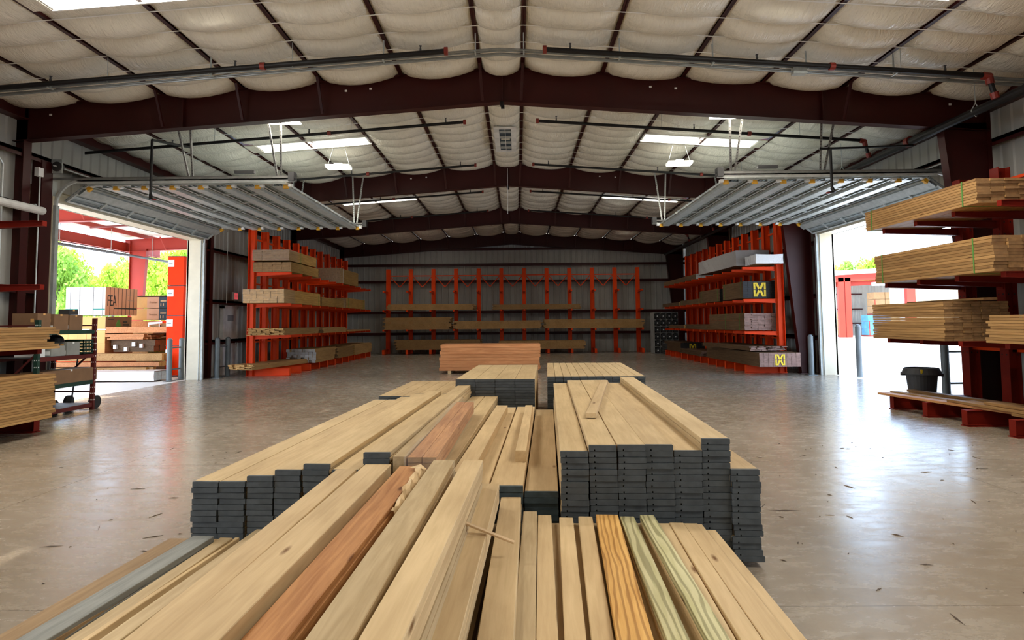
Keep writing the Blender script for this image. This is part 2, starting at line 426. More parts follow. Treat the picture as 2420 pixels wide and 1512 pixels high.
# ceiling: purlins, draped insulation, roof deck, bands
ce = group_empty('ceiling')
PX = [XC - .405 - 1.524 * k for k in range(6)][::-1] + [XC + .405 + 1.524 * k for k in range(6)]
PXe = [XL] + PX + [XR]
def zat(x): return roof(x)
random.seed(3)
for bi, (a, b) in enumerate(zip(FY, FY[1:])):
    for x in PX:
        s_ = MB().box(x - .035, x + .035, a, b, zat(x), zat(x) + .006).box(x - .004, x + .004, a, b, zat(x), zat(x) + .2)
        mk('purlin', s_, M['maroon'], ce)
    bands = MB(); nb = 12; ys = [a + (b - a) * k / nb for k in range(nb + 1)]
    for yb in ys[1:-1]:
        for x0, x1 in zip(PXe, PXe[1:]):
            if x0 < XC < x1: pts = [(x0, zat(x0)), (x1, zat(x1))]
            else: pts = [(x0, zat(x0)), (x1, zat(x1))]
            (xa, za), (xb, zb_) = pts
            bands.hexa([(xa, yb - .013, za - .012), (xb, yb - .013, zb_ - .012), (xb, yb + .013, zb_ - .012), (xa, yb + .013, za - .012),
                        (xa, yb - .013, za - .009), (xb, yb - .013, zb_ - .009), (xb, yb + .013, zb_ - .009), (xa, yb + .013, za - .009)])
    bo = mk('insulation_band', bands, M['label'], ce); bo['kind'] = 'stuff'
    for si, (x0, x1) in enumerate(zip(PXe, PXe[1:])):
        NU, NV = 8, nb * 8; mb = MB(); V = {}; hole = None
        for hx0, hx1, hy0, hy1 in SKYW:
            if hx0 - .1 < (x0 + x1) / 2 < hx1 + .1 and hy0 > a and hy1 < b: hole = (hy0, hy1)
        def zz(u, v, yv):
            x = x0 + (x1 - x0) * u
            e = math.sin(math.pi * u) ** .55 if 0 < u < 1 else 0
            f_ = abs(math.sin(math.pi * v * nb)) ** .5
            s = .012 + .165 * f_ * e + .006 * e
            if hole:
                dist = min(abs(yv - hole[0]), abs(yv - hole[1]))
                if dist < .55: s *= .12 + .88 * (dist / .55) ** 1.5
            endroll = 0
            return zat(x) + .035 * (1 - e) - s + .02 - (.03 if si == 6 else 0) * e
        jit = [random.uniform(.75, 1.25) for _ in range(nb)]
        vs = [k / NV for k in range(NV + 1)]
        if hole:
            h0 = (hole[0] - a) / (b - a); h1 = (hole[1] - a) / (b - a)
            vs = sorted(set([v for v in vs if not (h0 - .008 < v < h1 + .008)] + [h0, h1]))
        idx = {}; P = []
        for vi, v in enumerate(vs):
            for ui in range(NU + 1):
                u = ui / NU; idx[(vi, ui)] = len(P); yv = a + (b - a) * v
                z = zz(u, v, yv); k = min(nb - 1, int(v * nb)); z = zat(x0 + (x1 - x0) * u) + (z - zat(x0 + (x1 - x0) * u)) * jit[k] if 0 < ui < NU else z
                inset = .028 if ui in (0, NU) else 0
                x = x0 + (x1 - x0) * u + (inset if ui == 0 else -inset) * 1.0
                P.append((x, yv, z))
        fs = []
        for vi in range(len(vs) - 1):
            if hole and abs(vs[vi] - h0) < 1e-6: continue
            for ui in range(NU): fs.append((idx[(vi, ui)], idx[(vi, ui + 1)], idx[(vi + 1, ui + 1)], idx[(vi + 1, ui)]))
        mb.add(P, fs); o = mk('insulation_panel', mb, M['insul'], ce); smooth(o)
        # deck above
        dk = MB(); zs = .24
        rng = [(a, b)] if not hole else [(a, hole[0]), (hole[1], b)]
        for p, q in rng: dk.hexa([(x0, p, zat(x0) + zs), (x1, p, zat(x1) + zs), (x1, q, zat(x1) + zs), (x0, q, zat(x0) + zs),
                                  (x0, p, zat(x0) + zs + .02), (x1, p, zat(x1) + zs + .02), (x1, q, zat(x1) + zs + .02), (x0, q, zat(x0) + zs + .02)])
        mk('roof_sheet', dk, M['galvl'], ce)
        if hole:
            for hx0, hx1, hy0, hy1 in SKYW:
                if abs(hy0 - hole[0]) < 1e-6:
                    for fa, fb in ((x0 + .03, hx0), (hx1, x1 - .03)):
                        if x0 < fa < x1 and x0 < fb < x1 and fb - fa > .05:
                            mk('skylight_trim', MB().hexa([(fa, hy0, zat(fa) - .02), (fb, hy0, zat(fb) - .02), (fb, hy1, zat(fb) - .02), (fa, hy1, zat(fa) - .02), (fa, hy0, zat(fa)), (fb, hy0, zat(fb)), (fb, hy1, zat(fb)), (fa, hy1, zat(fa))]), M['insul'], ce)
for i, (xa, xb, ya, yb) in enumerate(SKYW):
    wn = group_empty('window_%d' % (i + 1), ((xa + xb) / 2, (ya + yb) / 2, roof((xa + xb) / 2)))
    za, zb_ = roof(xa), roof(xb); xm = (xa + xb) / 2
    def q4(x0, x1, y0, y1, d0, d1): return [(x0, y0, roof(x0) + d0), (x1, y0, roof(x1) + d0), (x1, y1, roof(x1) + d0), (x0, y1, roof(x0) + d0),
                                            (x0, y0, roof(x0) + d1), (x1, y0, roof(x1) + d1), (x1, y1, roof(x1) + d1), (x0, y1, roof(x0) + d1)]
    cb = MB()
    cb.hexa(q4(xa, xb, ya - .03, ya, -.03, .26)); cb.hexa(q4(xa, xb, yb, yb + .03, -.03, .26))
    cb.hexa(q4(xa, xa + .03, ya, yb, -.01, .26)); cb.hexa(q4(xb - .03, xb, ya, yb, -.01, .26))
    mk('curb', cb, M['white'], wn)
    for p, q in ((xa, xm), (xm, xb)): mk('pane', MB().hexa(q4(p + .02, q - .02, ya, yb, .22, .24)), M['skypane'], wn)

# steel frames
def ibeam(mb, p0t, p0b, p1t, p1b, y, fw=.2):
    """tapered I in the x-z plane between (top,bottom) points"""
    for (xa, za), (xb, zb_) in ((p0t, p1t), (p0b, p1b)):
        s = .012
        mb.hexa([(xa, y - fw / 2, za - s), (xb, y - fw / 2, zb_ - s), (xb, y + fw / 2, zb_ - s), (xa, y + fw / 2, za - s),
                 (xa, y - fw / 2, za), (xb, y - fw / 2, zb_), (xb, y + fw / 2, zb_), (xa, y + fw / 2, za)])
    (xa, za), (xb, zb_) = p0t, p1t; (xc, zc), (xd, zd) = p0b, p1b
    mb.hexa([(xc, y - .006, zc), (xd, y - .006, zd), (xd, y + .006, zd), (xc, y + .006, zc), (xa, y - .006, za), (xb, y - .006, zb_), (xb, y + .006, zb_), (xa, y + .006, za)])
def vplate(mb, x0b, z0, x1t, z1, y, fw=.2, t=.014):
    mb.hexa([(x0b - t, y - fw / 2, z0), (x0b, y - fw / 2, z0), (x0b, y + fw / 2, z0), (x0b - t, y + fw / 2, z0), (x1t - t, y - fw / 2, z1), (x1t, y - fw / 2, z1), (x1t, y + fw / 2, z1), (x1t - t, y + fw / 2, z1)])
fl = ['rear-most steel frame behind the viewer', 'steel frame second from the rear of the hall', 'steel frame above the near front of the hall',
      'nearest visible maroon steel frame spanning across the hall', 'second maroon steel frame, behind the open doors', 'third maroon steel frame, over the far rack ends', 'maroon end-wall frame farthest down the hall']
for fi, y in enumerate(FY):
    t = thing('steel_frame', (XC, y, 0), fl[fi], 'frame', 'maroon steel frames of the hall')
    zl = lambda x: ZB - SB * abs(x - XC)
    for sgn, xe in ((-1, -9.62), (1, 8.97)):
        mb = MB(); ibeam(mb, (XC, ZT - .002), (XC, ZB), (xe, roof(xe) - .002), (xe, zl(xe)), y)
        for xs in ((XC + sgn * .012,) if sgn > 0 else ()) + (XC + sgn * 6.1,):
            for dy in (-.09, .005): mb.box(xs - .006, xs + .006, y + dy, y + dy + .085, zl(xs), roof(xs) - .02)
        for xs in (XC + sgn * 6.1,): mb.box(xs - .02, xs - .008, y - .09, y + .09, zl(xs), roof(xs) - .02)
        mk('rafter', mb, M['maroon'], t)
    # left column straight, right column tapered
    mb = MB(); y0, y1 = y - .1, y + .1
    mb.box(-9.384, -9.37, y0, y1, 0, zl(-9.37)); mb.box(-9.62, -9.606, y0, y1, 0, roof(-9.6) - .02); mb.box(-9.606, -9.384, y - .006, y + .006, 0, roof(-9.6) - .02)
    mb.box(-9.7 + .05, -9.32, y - .14, y + .14, 0, .02)
    mk('column', mb, M['maroon'], t)
    mb = MB(); zt_ = zl(8.08)
    vplate(mb, 8.56, 0, 8.085, zt_, y); mb.box(8.956, 8.97, y0, y1, 0, roof(8.97) - .02)
    mb.hexa([(8.56, y - .006, 0), (8.96, y - .006, 0), (8.96, y + .006, 0), (8.56, y + .006, 0), (8.085, y - .006, zt_ + .1), (8.96, y - .006, zt_ + .1), (8.96, y + .006, zt_ + .1), (8.085, y + .006, zt_ + .1)])
    mb.box(8.5, 9.03, y - .14, y + .14, 0, .02)
    mk('column', mb, M['maroon'], t)
    for k, x in enumerate(PX):
        if k in (1, 2, 3, 5, 6, 10) or fi > 3:
            dx = (.12 if x < XC else -.12)
            mk('flange_brace', MB().beam((x, y - .35, roof(x)), (x + dx * .3, y - .11, zl(x) + .03), .05, .006, (0, 1, 0)).beam((x + .024, y - .35, roof(x)), (x + .024 + dx * .3, y - .11, zl(x) + .03), .006, .05, (0, 1, 0)), M['maroon'], t)
    if fi in (3, 4):
        for x in (-3.25, -2.78, 2.55, 3.03, 8.2, -8.9):
            mk('mounting_tab', MB().box(x, x + .045, y - .115, y - .1, zl(x) + .42, zl(x) + .455), M['white'], t)
        mk('crane_clamp', MB().box(XC - .03, XC + .03, y - .1, y - .02, ZB - .09, ZB).box(XC - .015, XC + .05, y - .09, y - .04, ZB - .14, ZB - .08), M['black'], t)

# ------------------------------------------------------------ overhead doors
def door(n, sx, X):
    d = group_empty('door_%d' % n, (X, (DY0 + DY1) / 2, 0))
    def bx(mb, xa, xb, *r):
        return mb.box(*sorted((X - sx * xa, X - sx * xb)), *r)
    zt = 4.47          # plane of the raised sections (their inner face, seen from below)
    pitchx = .583; nsec = 7
    # sections lying flat; local distances are measured from the wall into the room
    starts = [.82 + pitchx * i for i in range(nsec)]
    def pt(a, z, y): return (X - sx * a, y, z)
    def section(p0, p1, last=False):
        (a0, z0), (a1, z1) = p0, p1
        L = math.hypot(a1 - a0, z1 - z0); ua, uz = (a1 - a0) / L, (z1 - z0) / L; na, nz = -uz, ua    # n points up / outwards
        def Q(s, h, y): return pt(a0 + ua * s + na * h, z0 + uz * s + nz * h, y)
        def bar(mb, s0, s1, h0, h1, y0, y1):
            return mb.hexa([Q(s0, h0, y0), Q(s1, h0, y0), Q(s1, h0, y1), Q(s0, h0, y1), Q(s0, h1, y0), Q(s1, h1, y0), Q(s1, h1, y1), Q(s0, h1, y1)])
        y0, y1 = DY0 + .02, DY1 - .02
        mb = MB(); bar(mb, 0, L, .042, .05, y0, y1)
        for k in range(1, 6): bar(mb, L * k / 6 - .014, L * k / 6 + .014, .03, .042, y0, y1)
        sec = mk('door_section', mb, M['doorsheet'], d)
        rl = MB(); bar(rl, .004, .05, 0, .006, y0, y1); bar(rl, .004, .012, 0, .042, y0, y1); mk('section_rail', rl, M['galvl'], sec)
        rl = MB(); bar(rl, L - .05, L - .004, 0, .006, y0, y1); bar(rl, L - .012, L - .004, 0, .042, y0, y1); mk('section_rail', rl, M['galvl'], sec)
        st = MB(); bar(st, L * .56, L * .575, -.05, 0, y0, y1); bar(st, L * .90, L * .915, -.05, 0, y0, y1); bar(st, L * .56, L * .915, -.056, -.05, y0, y1)
        mk('strut', st, M['galv'], sec)
        ns = 6
        for k in range(ns + 1):
            yy = y0 + .03 + (y1 - y0 - .06) * k / ns
            sb = MB(); bar(sb, .01, L - .01, -.004, .03, yy - .03, yy + .03); mk('stile', sb, M['galv'], sec)
            hb = MB(); bar(hb, L - .07, L + .06, -.012, -.002, yy - .035, yy + .035); mk('hinge', hb, M['galvl'], sec)
        for yy, s in ((y0, 1), (y1, -1)):
            yb = MB(); bar(yb, L - .06, L + .04, -.085, .0, yy + s * .03, yy + s * .10); mk('roller_bracket', yb, M['yellow'], sec)
            rb = MB(); bar(rb, L + .045, L + .12, -.05, .01, yy + s * .02, yy + s * .12); mk('roller_plate', rb, M['label'], sec)
    for i, s in enumerate(starts): section((s, zt), (s + pitchx - .006, zt))
    section((.40, 4.13), (.815, 4.455))
    # header seal bar, tracks
    for ti, yy in enumerate((DY0 - .06, DY1 + .06)):
        tr = MB()
        bx(tr, .22, .30, yy - .05, yy + .05, 0, 4.05)
        bx(tr, .20, .215, yy - .09, yy + .09, 0, 4.55)
        mk('vertical_track', tr, M['galv'], d)
        cu = []
        for k in range(9):
            t = math.pi / 2 * k / 8; cu.append(pt(.26 + .5 * (1 - math.cos(t)), 4.05 + .5 * math.sin(t), yy))
        mb = MB()
        for p, q in zip(cu, cu[1:]): mb.beam(p, q, .05, .05, (0, 1, 0))
        mk('curved_track', mb, M['galvl'], d)
        mb = MB(); bx(mb, .7, 5.12, yy - .03, yy + .03, 4.535, 4.56); bx(mb, .7, 5.12, yy - .03, yy - .022, 4.48, 4.56)
        mk('horizontal_track', mb, M['galvl'], d)
        mb = MB(); bx(mb, .2, 5.12, yy - .055, yy - .045, 4.56, 4.61); bx(mb, .2, 5.12, yy - .055, yy + .03, 4.605, 4.612)
        mk('track_angle', mb, M['hangersteel'], d)
        mb = MB(); bx(mb, 5.0, 5.12, yy - .08, yy + .1, 4.5, 4.68); bx(mb, 3.9, 4.3, yy - .06, yy + .02, 4.665, 4.72)
        mk('track_end_spring', mb, M['darkgrey'], d)
        # perforated hangers up to the roof
        for a in (2.95, 4.75):
            zz = roof(X - sx * a) - .02
            for dx in (-.0, .16):
                top = pt(a + dx + .22 * (1 if dx else -1) * (0.4), zz, yy - .55 if ti == 0 else yy + .1)
                bot = pt(a + dx * .5, 4.62, yy)
                hb = MB(); hb.beam(top, bot, .04, .004, (0, 1, 0)); hb.beam((top[0] + .018, top[1], top[2]), (bot[0] + .018, bot[1], bot[2]), .004, .04, (0, 1, 0))
                ho = mk('perforated_hanger', hb, M['hangersteel'] if ti == 0 else M['galvl'], d)
                dots = MB()
                for k in range(1, 26):
                    c = Vector(top).lerp(Vector(bot), k / 26); dots.box(c.x - .008, c.x + .008, c.y - .004, c.y - .0025, c.z - .008, c.z + .008)
                dd = mk('hanger_holes', dots, M['black'], ho); dd['kind'] = 'stuff'
    # torsion shaft
    mk('torsion_shaft', MB().tube(pt(.32, 4.83, DY0 - .25), pt(.32, 4.83, DY1 + .25), .016), M['galvl'], d)
    for yy in (DY0 - .12, DY1 + .12):
        mk('cable_drum', MB().tube(pt(.32, 4.83, yy - .05), pt(.32, 4.83, yy + .05), .1, 16), M['darkgrey'], d)
    for yy in (14.6, 17.2): mk('torsion_spring', MB().tube(pt(.32, 4.83, yy - .6), pt(.32, 4.83, yy + .6), .045, 10), M['darkgrey'], d)
    for yy in (DY0 - .14, 16.1, DY1 + .14): mk('bearing_plate', MB().box(*sorted((X - sx * .2, X - sx * .42)), yy - .01, yy + .01, 4.7, 4.98), M['galv'], d)
door(1, -1, XL); door(2, 1, XR)

# ------------------------------------------------------------ pipes, conduits, lights under the roof
def pipe_line(x0, x1, y, drop, label, r=.034, cap_at=None, heads=3.05, elbow=False, cat='pipe'):
    zf = lambda x: roof(x) - drop
    t = thing('sprinkler_pipe', ((x0 + x1) / 2, y, zf((x0 + x1) / 2)), label, cat)
    mk('pipe', MB().tube((x0, y, zf(x0)), (x1, y, zf(x1)), r, 12), M['black'], t)
    sgn = 1 if x1 > x0 else -1
    e = cap_at if cap_at is not None else x1
    s2 = 1 if e == max(x0, x1) else -1
    mk('end_cap', MB().tube((e - s2 * .03, y, zf(e)), (e + s2 * .03, y, zf(e)), r * 1.6, 10), M['redfit'], t)
    L = abs(x1 - x0); n = int(L / heads)
    for k in range(n + 1):
        x = e - s2 * (.42 + heads * k)
        if not min(x0, x1) + .1 < x < max(x0, x1) - .1: continue
        mk('sprinkler_head', MB().box(x - .014, x + .014, y - .014, y + .014, zf(x) + r, zf(x) + .075).box(x - .01, x + .01, y - .01, y + .01, zf(x) + .075, zf(x) + .12).box(x - .02, x + .02, y - .02, y + .02, zf(x) + .12, zf(x) + .127), M['darkgrey'], t)
    for x in PX:
        if min(x0, x1) + .2 < x < max(x0, x1) - .2 and int(round(abs(x - XC) / 1.524)) % 2 == 0:
            mk('hanger_rod', MB().tube((x + .05, y, zf(x) - r), (x + .05, y, roof(x)), .006, 5).tube((x + .05, y - .001, zf(x) - r - .008), (x + .05, y + .04, zf(x) + r), .006, 5), M['galv'], t)
    for x in (x0 * .35 + x1 * .65,): mk('coupling', MB().tube((x - .04, y, zf(x)), (x + .04, y, zf(x)), r * 1.5, 10), M['redfit'], t)
    if elbow:
        e2 = x0 if e == x1 else x1; z = zf(e2)
        mk('elbow', MB().tube((e2 - .09, y, z), (e2 + .03, y, z - .02), r * 1.5, 10).tube((e2 + .01, y, z), (e2 + .03, y, z - .14), r * 1.5, 10), M['redfit'], t)
        mk('riser', MB().tube((e2 + .03, y, z - .1), (e2 + .09, y, 5.22), r, 10), M['black'], t)
        mk('elbow', MB().tube((e2 + .08, y, 5.27), (e2 + .1, y, 5.17), r * 1.5, 10), M['redfit'], t)
    return t
rows = [(10.4, .36, 'nearest', .042), (14.2, .36, 'second', .034), (17.95, .42, 'third', .032), (21.8, .40, 'fourth', .03), (25.6, .4, 'fifth', .03), (29.2, .4, 'sixth', .03), (2.9, .36, 'overhead rear', .04), (6.6, .36, 'overhead', .04)]
for y, dr, o, r in rows:
    pipe_line(-9.75, -1.13, y, dr, 'black sprinkler branch pipe on the left roof slope, %s row from the viewer' % o, r, cap_at=-1.13)
    pipe_line(.49, 7.7, y, dr, 'black sprinkler branch pipe on the right roof slope, %s row from the viewer' % o, r, cap_at=.49, elbow=True)
t = thing('sprinkler_main', (7.9, 15, 5.15), 'thick black sprinkler main running along the right wall above the door', 'pipe')
mk('pipe', MB().tube((7.9, -10, 5.17), (7.9, 14.6, 5.15), .075, 14).tube((7.9, 14.6, 5.15), (7.9, 34.5, 5.13), .06, 14), M['black'], t)
for y in (4, 12.9, 21): mk('coupling', MB().tube((7.9, y - .06, 5.16), (7.9, y + .06, 5.16), .1, 14), M['redfit'], t)
for y in (6.9, 11.0, 15.6, 21.5, 27.5):
    mk('clevis_hanger', MB().tube((7.9, y, 5.3), (7.9, y, roof(7.9)), .007, 6).tube((7.9, y, 5.3), (7.82, y, 5.16), .008, 6).tube((7.9, y, 5.3), (7.98, y, 5.16), .008, 6).tube((7.82, y, 5.16), (7.9, y, 5.06), .008, 6).tube((7.98, y, 5.16), (7.9, y, 5.06), .008, 6), M['galv'], t)
# conduit bundle next to the nearest row
t = thing('conduit_bundle', (XC, 10.62, 6.1), 'row of thin grey electrical conduits bending over the ridge', 'conduit')
for k, (yy, dz) in enumerate(((10.60, .30), (10.66, .31), (10.72, .33), (10.55, .43))):
    pts = [(x, yy, roof(x) - dz) for x in (-9.5, -.75)] + [(XC, yy, roof(XC) - dz - .005)] + [(x, yy, roof(x) - dz) for x in (.25, 8.9)]
    mk('conduit', MB().path(pts, .017, 8), M['conduit'], t)
for x in (-7.8, -5.1, -2.2, -.66, .15, 1.75, 3.3, 4.85, 6.3):
    mk('conduit_strap', MB().box(x - .012, x + .012, 10.5, 10.78, roof(x) - .36, roof(x) - .35).box(x - .01, x + .01, 10.6, 10.62, roof(x) - .35, roof(x)), M['galv'], t)
mk('junction_box', MB().box(4.6, 4.82, 10.5, 10.62, roof(4.7) - .46, roof(4.7) - .36), M['galv'], t)
# drop pipes with a head below each raised door
for sx, x, n in ((-1, -7.25, 'left'), (1, 6.22, 'right')):
    zt_ = 4.98 if sx > 0 else 5.3
    t = thing('drop_sprinkler', (x, 12.7, 4.1), 'thin black sprinkler drop pipe hanging in front of the raised %s door' % n, 'pipe')
    mk('drop_pipe', MB().tube((x, 12.7, 4.16), (x, 12.7, zt_), .026, 10), M['black'], t)
    if sx > 0: mk('feed_pipe', MB().tube((x - .22, 12.7, 4.98), (7.85, 12.7, 5.03), .022, 10), M['black'], t)
    else: mk('feed_pipe', MB().tube((x, 12.7, 5.3), (-7.25, 14.2, 5.56), .026, 10), M['black'], t)
    mk('elbow', MB().tube((x, 12.7, 4.2), (x + .03, 12.66, 4.1), .034, 10).tube((x + .02, 12.67, 4.11), (x - sx * .12, 12.62, 4.09), .022, 10), M['black'], t)
    mk('sprinkler_head', MB().box(x - sx * .12 - .03, x - sx * .12 + .03, 12.6, 12.64, 4.07, 4.1), M['redfit'], t)
# linear high-bay lamps
lampspots = [(-4.6, 12.62, 'by the nearest rafter on the left'), (4.15, 12.55, 'by the nearest rafter on the right'), (-4.57, 16.5, 'left of the ridge behind the skylights'), (4.2, 16.5, 'right of the ridge behind the skylights'),
             (-4.6, 5.3, 'overhead near the viewer on the left'), (4.2, 5.3, 'overhead near the viewer on the right')]
for x, y, lb in lampspots:
    z = 5.62
    t = thing('high_bay_lamp', (x, y, z), 'lit white rectangular high bay lamp ' + lb, 'lamp', 'high bay lamps')
    mk('housing', MB().box(x - .31, x + .31, y - .17, y + .17, z + .01, z + .06).box(x - .1, x + .1, y - .08, y + .08, z + .06, z + .11), M['lampbody'], t)
    mk('diffuser', MB().box(x - .3, x + .3, y - .16, y + .16, z - .012, z + .01), M['lampglow'], t)
    for dx in (-.28, .28): mk('hanging_wire', MB().tube((x + dx, y, z + .06), (x + dx * .5, y, roof(x)), .004, 4), M['galv'], t)
    lamp('lamp_light', 'AREA', (x, y, z - .03), (0, 0, 0), 45, (1, .9, .75), .6, .3)
# ridge vent
t = thing('ridge_vent', (XC, 16.4, 6.5), 'rectangular white-framed roof vent with dark louvres at the ridge', 'vent')
vz = roof(XC) - .20
mb = MB(); mb.box(-.53, -.40, 15.3, 17.5, vz - .035, vz); mb.box(-.11, .02, 15.3, 17.5, vz - .035, vz); mb.box(-.4, -.11, 15.3, 15.42, vz - .035, vz); mb.box(-.4, -.11, 17.38, 17.5, vz - .035, vz)
mk('vent_frame', mb, M['white'], t)
mk('vent_throat', MB().box(-.4, -.11, 15.42, 17.38, vz - .012, vz - .005), M['navy'], t)
for k in range(4): mk('louvre', MB().box(-.39, -.12, 15.55 + .48 * k, 15.55 + .48 * k + .2, vz - .03, vz - .015), M['galv'], t)
mk('center_bar', MB().box(-.262, -.248, 15.42, 17.38, vz - .035, vz - .02), M['white'], t)
tag(mk('pull_cord', MB().tube((XC, 17.4, 6.35), (XC, 19.3, 6.33), .006, 5).tube((XC, 19.6, 6.3), (XC, 19.62, 4.9), .008, 5), M['white']), 'thin pale pull cord hanging from the ridge vent', 'cord')
# pipe cross above the left door, wall conduits
def conduit(pts, r, label, mat='galvl', box=None):
    t = thing('wall_conduit', pts[-1], label, 'conduit')
    mk('conduit', MB().path(pts, r, 8), M[mat], t)
    if box: mk('switch_box', MB().box(*box), M['label'], t)
conduit([(-9.42, 9.2, 4.75), (-9.42, 11.55, 4.75), (-9.42, 11.7, 4.6), (-9.42, 11.72, 0)], .018, 'bent pale conduit on the left wall beside the near column')
conduit([(-9.36, 12.55, 4.55), (-9.36, 12.55, 0)], .014, 'straight thin conduit below a small white box on the left wall', box=(-9.42, -9.34, 12.48, 12.62, 4.55, 4.72))
conduit([(-9.4, 20.95, 2.3), (-9.4, 20.95, 4.6)], .014, 'thin vertical conduit beside the exit sign on the left wall')
conduit([(-9.4, 23.2, 0.6), (-9.4, 23.2, 4.7)], .016, 'thin vertical conduit between the exit sign and the left rack')
conduit([(-9.4, 19.5, 1.05), (-9.4, 19.5, 4.5)], .018, 'white conduit right beside the far left door jamb')
t = thing('white_pole', (-9.02, 11, 3.78), 'long white tube fixed high at the far left, above the rack arm', 'tube')
mk('tube', MB().tube((-9.02, 7.2, 3.80), (-9.02, 12.2, 3.80), .075, 14), M['white'], t)
for y in (8, 10, 12): mk('bracket', MB().box(-9.42, -9.0, y - .02, y + .02, 3.86, 3.9), M['galv'], t)
t = thing('exit_sign', (-9.38, 21.6, 2.7), 'small red and white exit sign on the left wall', 'sign')
mk('sign_body', MB().box(-9.4, -9.36, 21.35, 21.75, 2.42, 2.68), M['label'], t)
mk('sign_face', MB().box(-9.36, -9.355, 21.46, 21.72, 2.45, 2.65), M['exitred'], t)
text_obj('EXIT', .13, M['label'], t, (-9.352, 21.47, 2.5), (R(90), 0, R(90)), .001, sx=.8)
d3 = group_empty('door_3', (-9.5, 21.4, 0))
mk('door_leaf', MB().box(-9.54, -9.46, 20.95, 21.9, 0, 2.13), M['white'], d3)
mk('door_frame', MB().box(-9.56, -9.44, 20.86, 20.95, 0, 2.22).box(-9.56, -9.44, 21.9, 21.99, 0, 2.22).box(-9.56, -9.44, 20.86, 21.99, 2.13, 2.22), M['white'], d3)
mk('door_notice', MB().box(-9.46, -9.457, 21.2, 21.65, 1.72, 1.92), M['greysmudge'], d3)
mk('door_handle', MB().tube((-9.46, 21.8, 1.0), (-9.38, 21.8, 1.0), .02).tube((-9.39, 21.8, 1.0), (-9.39, 21.68, 1.0), .012), M['galvl'], d3)

# ------------------------------------------------------------ bollards
def bollard_pair(x, y, dx, dy, label, h=1.2, r=.075, mat='bollard'):
    t = thing('bollard_pair', (x, y, 0), label, 'bollard')
    for a, b in ((0, 0), (dx, dy)):
        mk('post', MB().lathe([(0, h + .03), (r * .6, h + .02), (r, h - .02), (r, .015), (r, 0)], (x + a, y + b, 0), 18), M[mat], t)
        mk('base_plate', MB().box(x + a - .13, x + a + .13, y + b - .13, y + b + .13, 0, .014), M[mat], t)
    for z in (.32, .95): mk('cross_bar', MB().tube((x, y, z), (x + dx, y + dy, z), .022), M[mat], t)
bollard_pair(-10.1, 18.9, .03, .62, 'pair of grey bollards joined by two bars outside the left door')
bollard_pair(-9.1, 19.75, -.0, .72, 'pair of dark bollards inside the left door jamb')
bollard_pair(8.56, 19.15, .27, .53, 'pair of grey bollards inside the far right door jamb', 1.15)
bollard_pair(8.58, 13.2, .42, .0, 'pair of grey bollards at the near right door jamb behind the trash can', 1.25)
t = thing('bollard', (9.55, 18.45, 0), 'single grey bollard standing outside the right doorway', 'bollard')
mk('post', MB().lathe([(0, 1.48), (.05, 1.46), (.078, 1.4), (.078, 0)], (9.62, 18.5, 0), 18), M['bollard'], t)

# ------------------------------------------------------------ cantilever racks
def hpost(mb, x, y, z0, z1, w_=.20, d=.2, axis='x'):
    """H section; flanges face the arms"""
    t = .012
    if axis == 'x':
        mb.box(x - w_ / 2, x - w_ / 2 + t, y - d / 2, y + d / 2, z0, z1); mb.box(x + w_ / 2 - t, x + w_ / 2, y - d / 2, y + d / 2, z0, z1); mb.box(x - w_ / 2 + t, x + w_ / 2 - t, y - t / 2, y + t / 2, z0, z1)
    else:
        mb.box(x - d / 2, x + d / 2, y - w_ / 2, y - w_ / 2 + t, z0, z1); mb.box(x - d / 2, x + d / 2, y + w_ / 2 - t, y + w_ / 2, z0, z1); mb.box(x - t / 2, x + t / 2, y - w_ / 2 + t, y + w_ / 2 - t, z0, z1)
    return mb
def arm(mb, root, tip, z, hr=.13, ht=.08, w_=.09):
    """channel arm from root to tip, top at z; root and tip are (x,y)"""
    (xa, ya), (xb, yb) = root, tip; dx, dy = xb - xa, yb - ya; L = math.hypot(dx, dy); px, py = -dy / L * w_ / 2, dx / L * w_ / 2; k = .008
    def sl(s0, s1, f0, f1, g0, g1):  # s lateral fractions, top/bottom offsets at root and tip
        mb.hexa([(xa + px * s0, ya + py * s0, z + f0), (xb + px * s0, yb + py * s0, z + g0), (xb + px * s1, yb + py * s1, z + g0), (xa + px * s1, ya + py * s1, z + f0),
                 (xa + px * s0, ya + py * s0, z + f1), (xb + px * s0, yb + py * s0, z + g1), (xb + px * s1, yb + py * s1, z + g1), (xa + px * s1, ya + py * s1, z + f1)])
    sl(-1, 1, -k, 0, -k, 0); sl(-1, 1, -hr, -hr + k, -ht, -ht + k); sl(-.1, .1, -hr + k, -k, -ht + k, -k)
    ex, ey = dx / L * .008, dy / L * .008
    mb.hexa([(xb - px, yb - py, z - ht), (xb + ex - px, yb + ey - py, z - ht), (xb + ex + px, yb + ey + py, z - ht), (xb + px, yb + py, z - ht),
             (xb - px, yb - py, z), (xb + ex - px, yb + ey - py, z), (xb + ex + px, yb + ey + py, z), (xb + px, yb + py, z)])
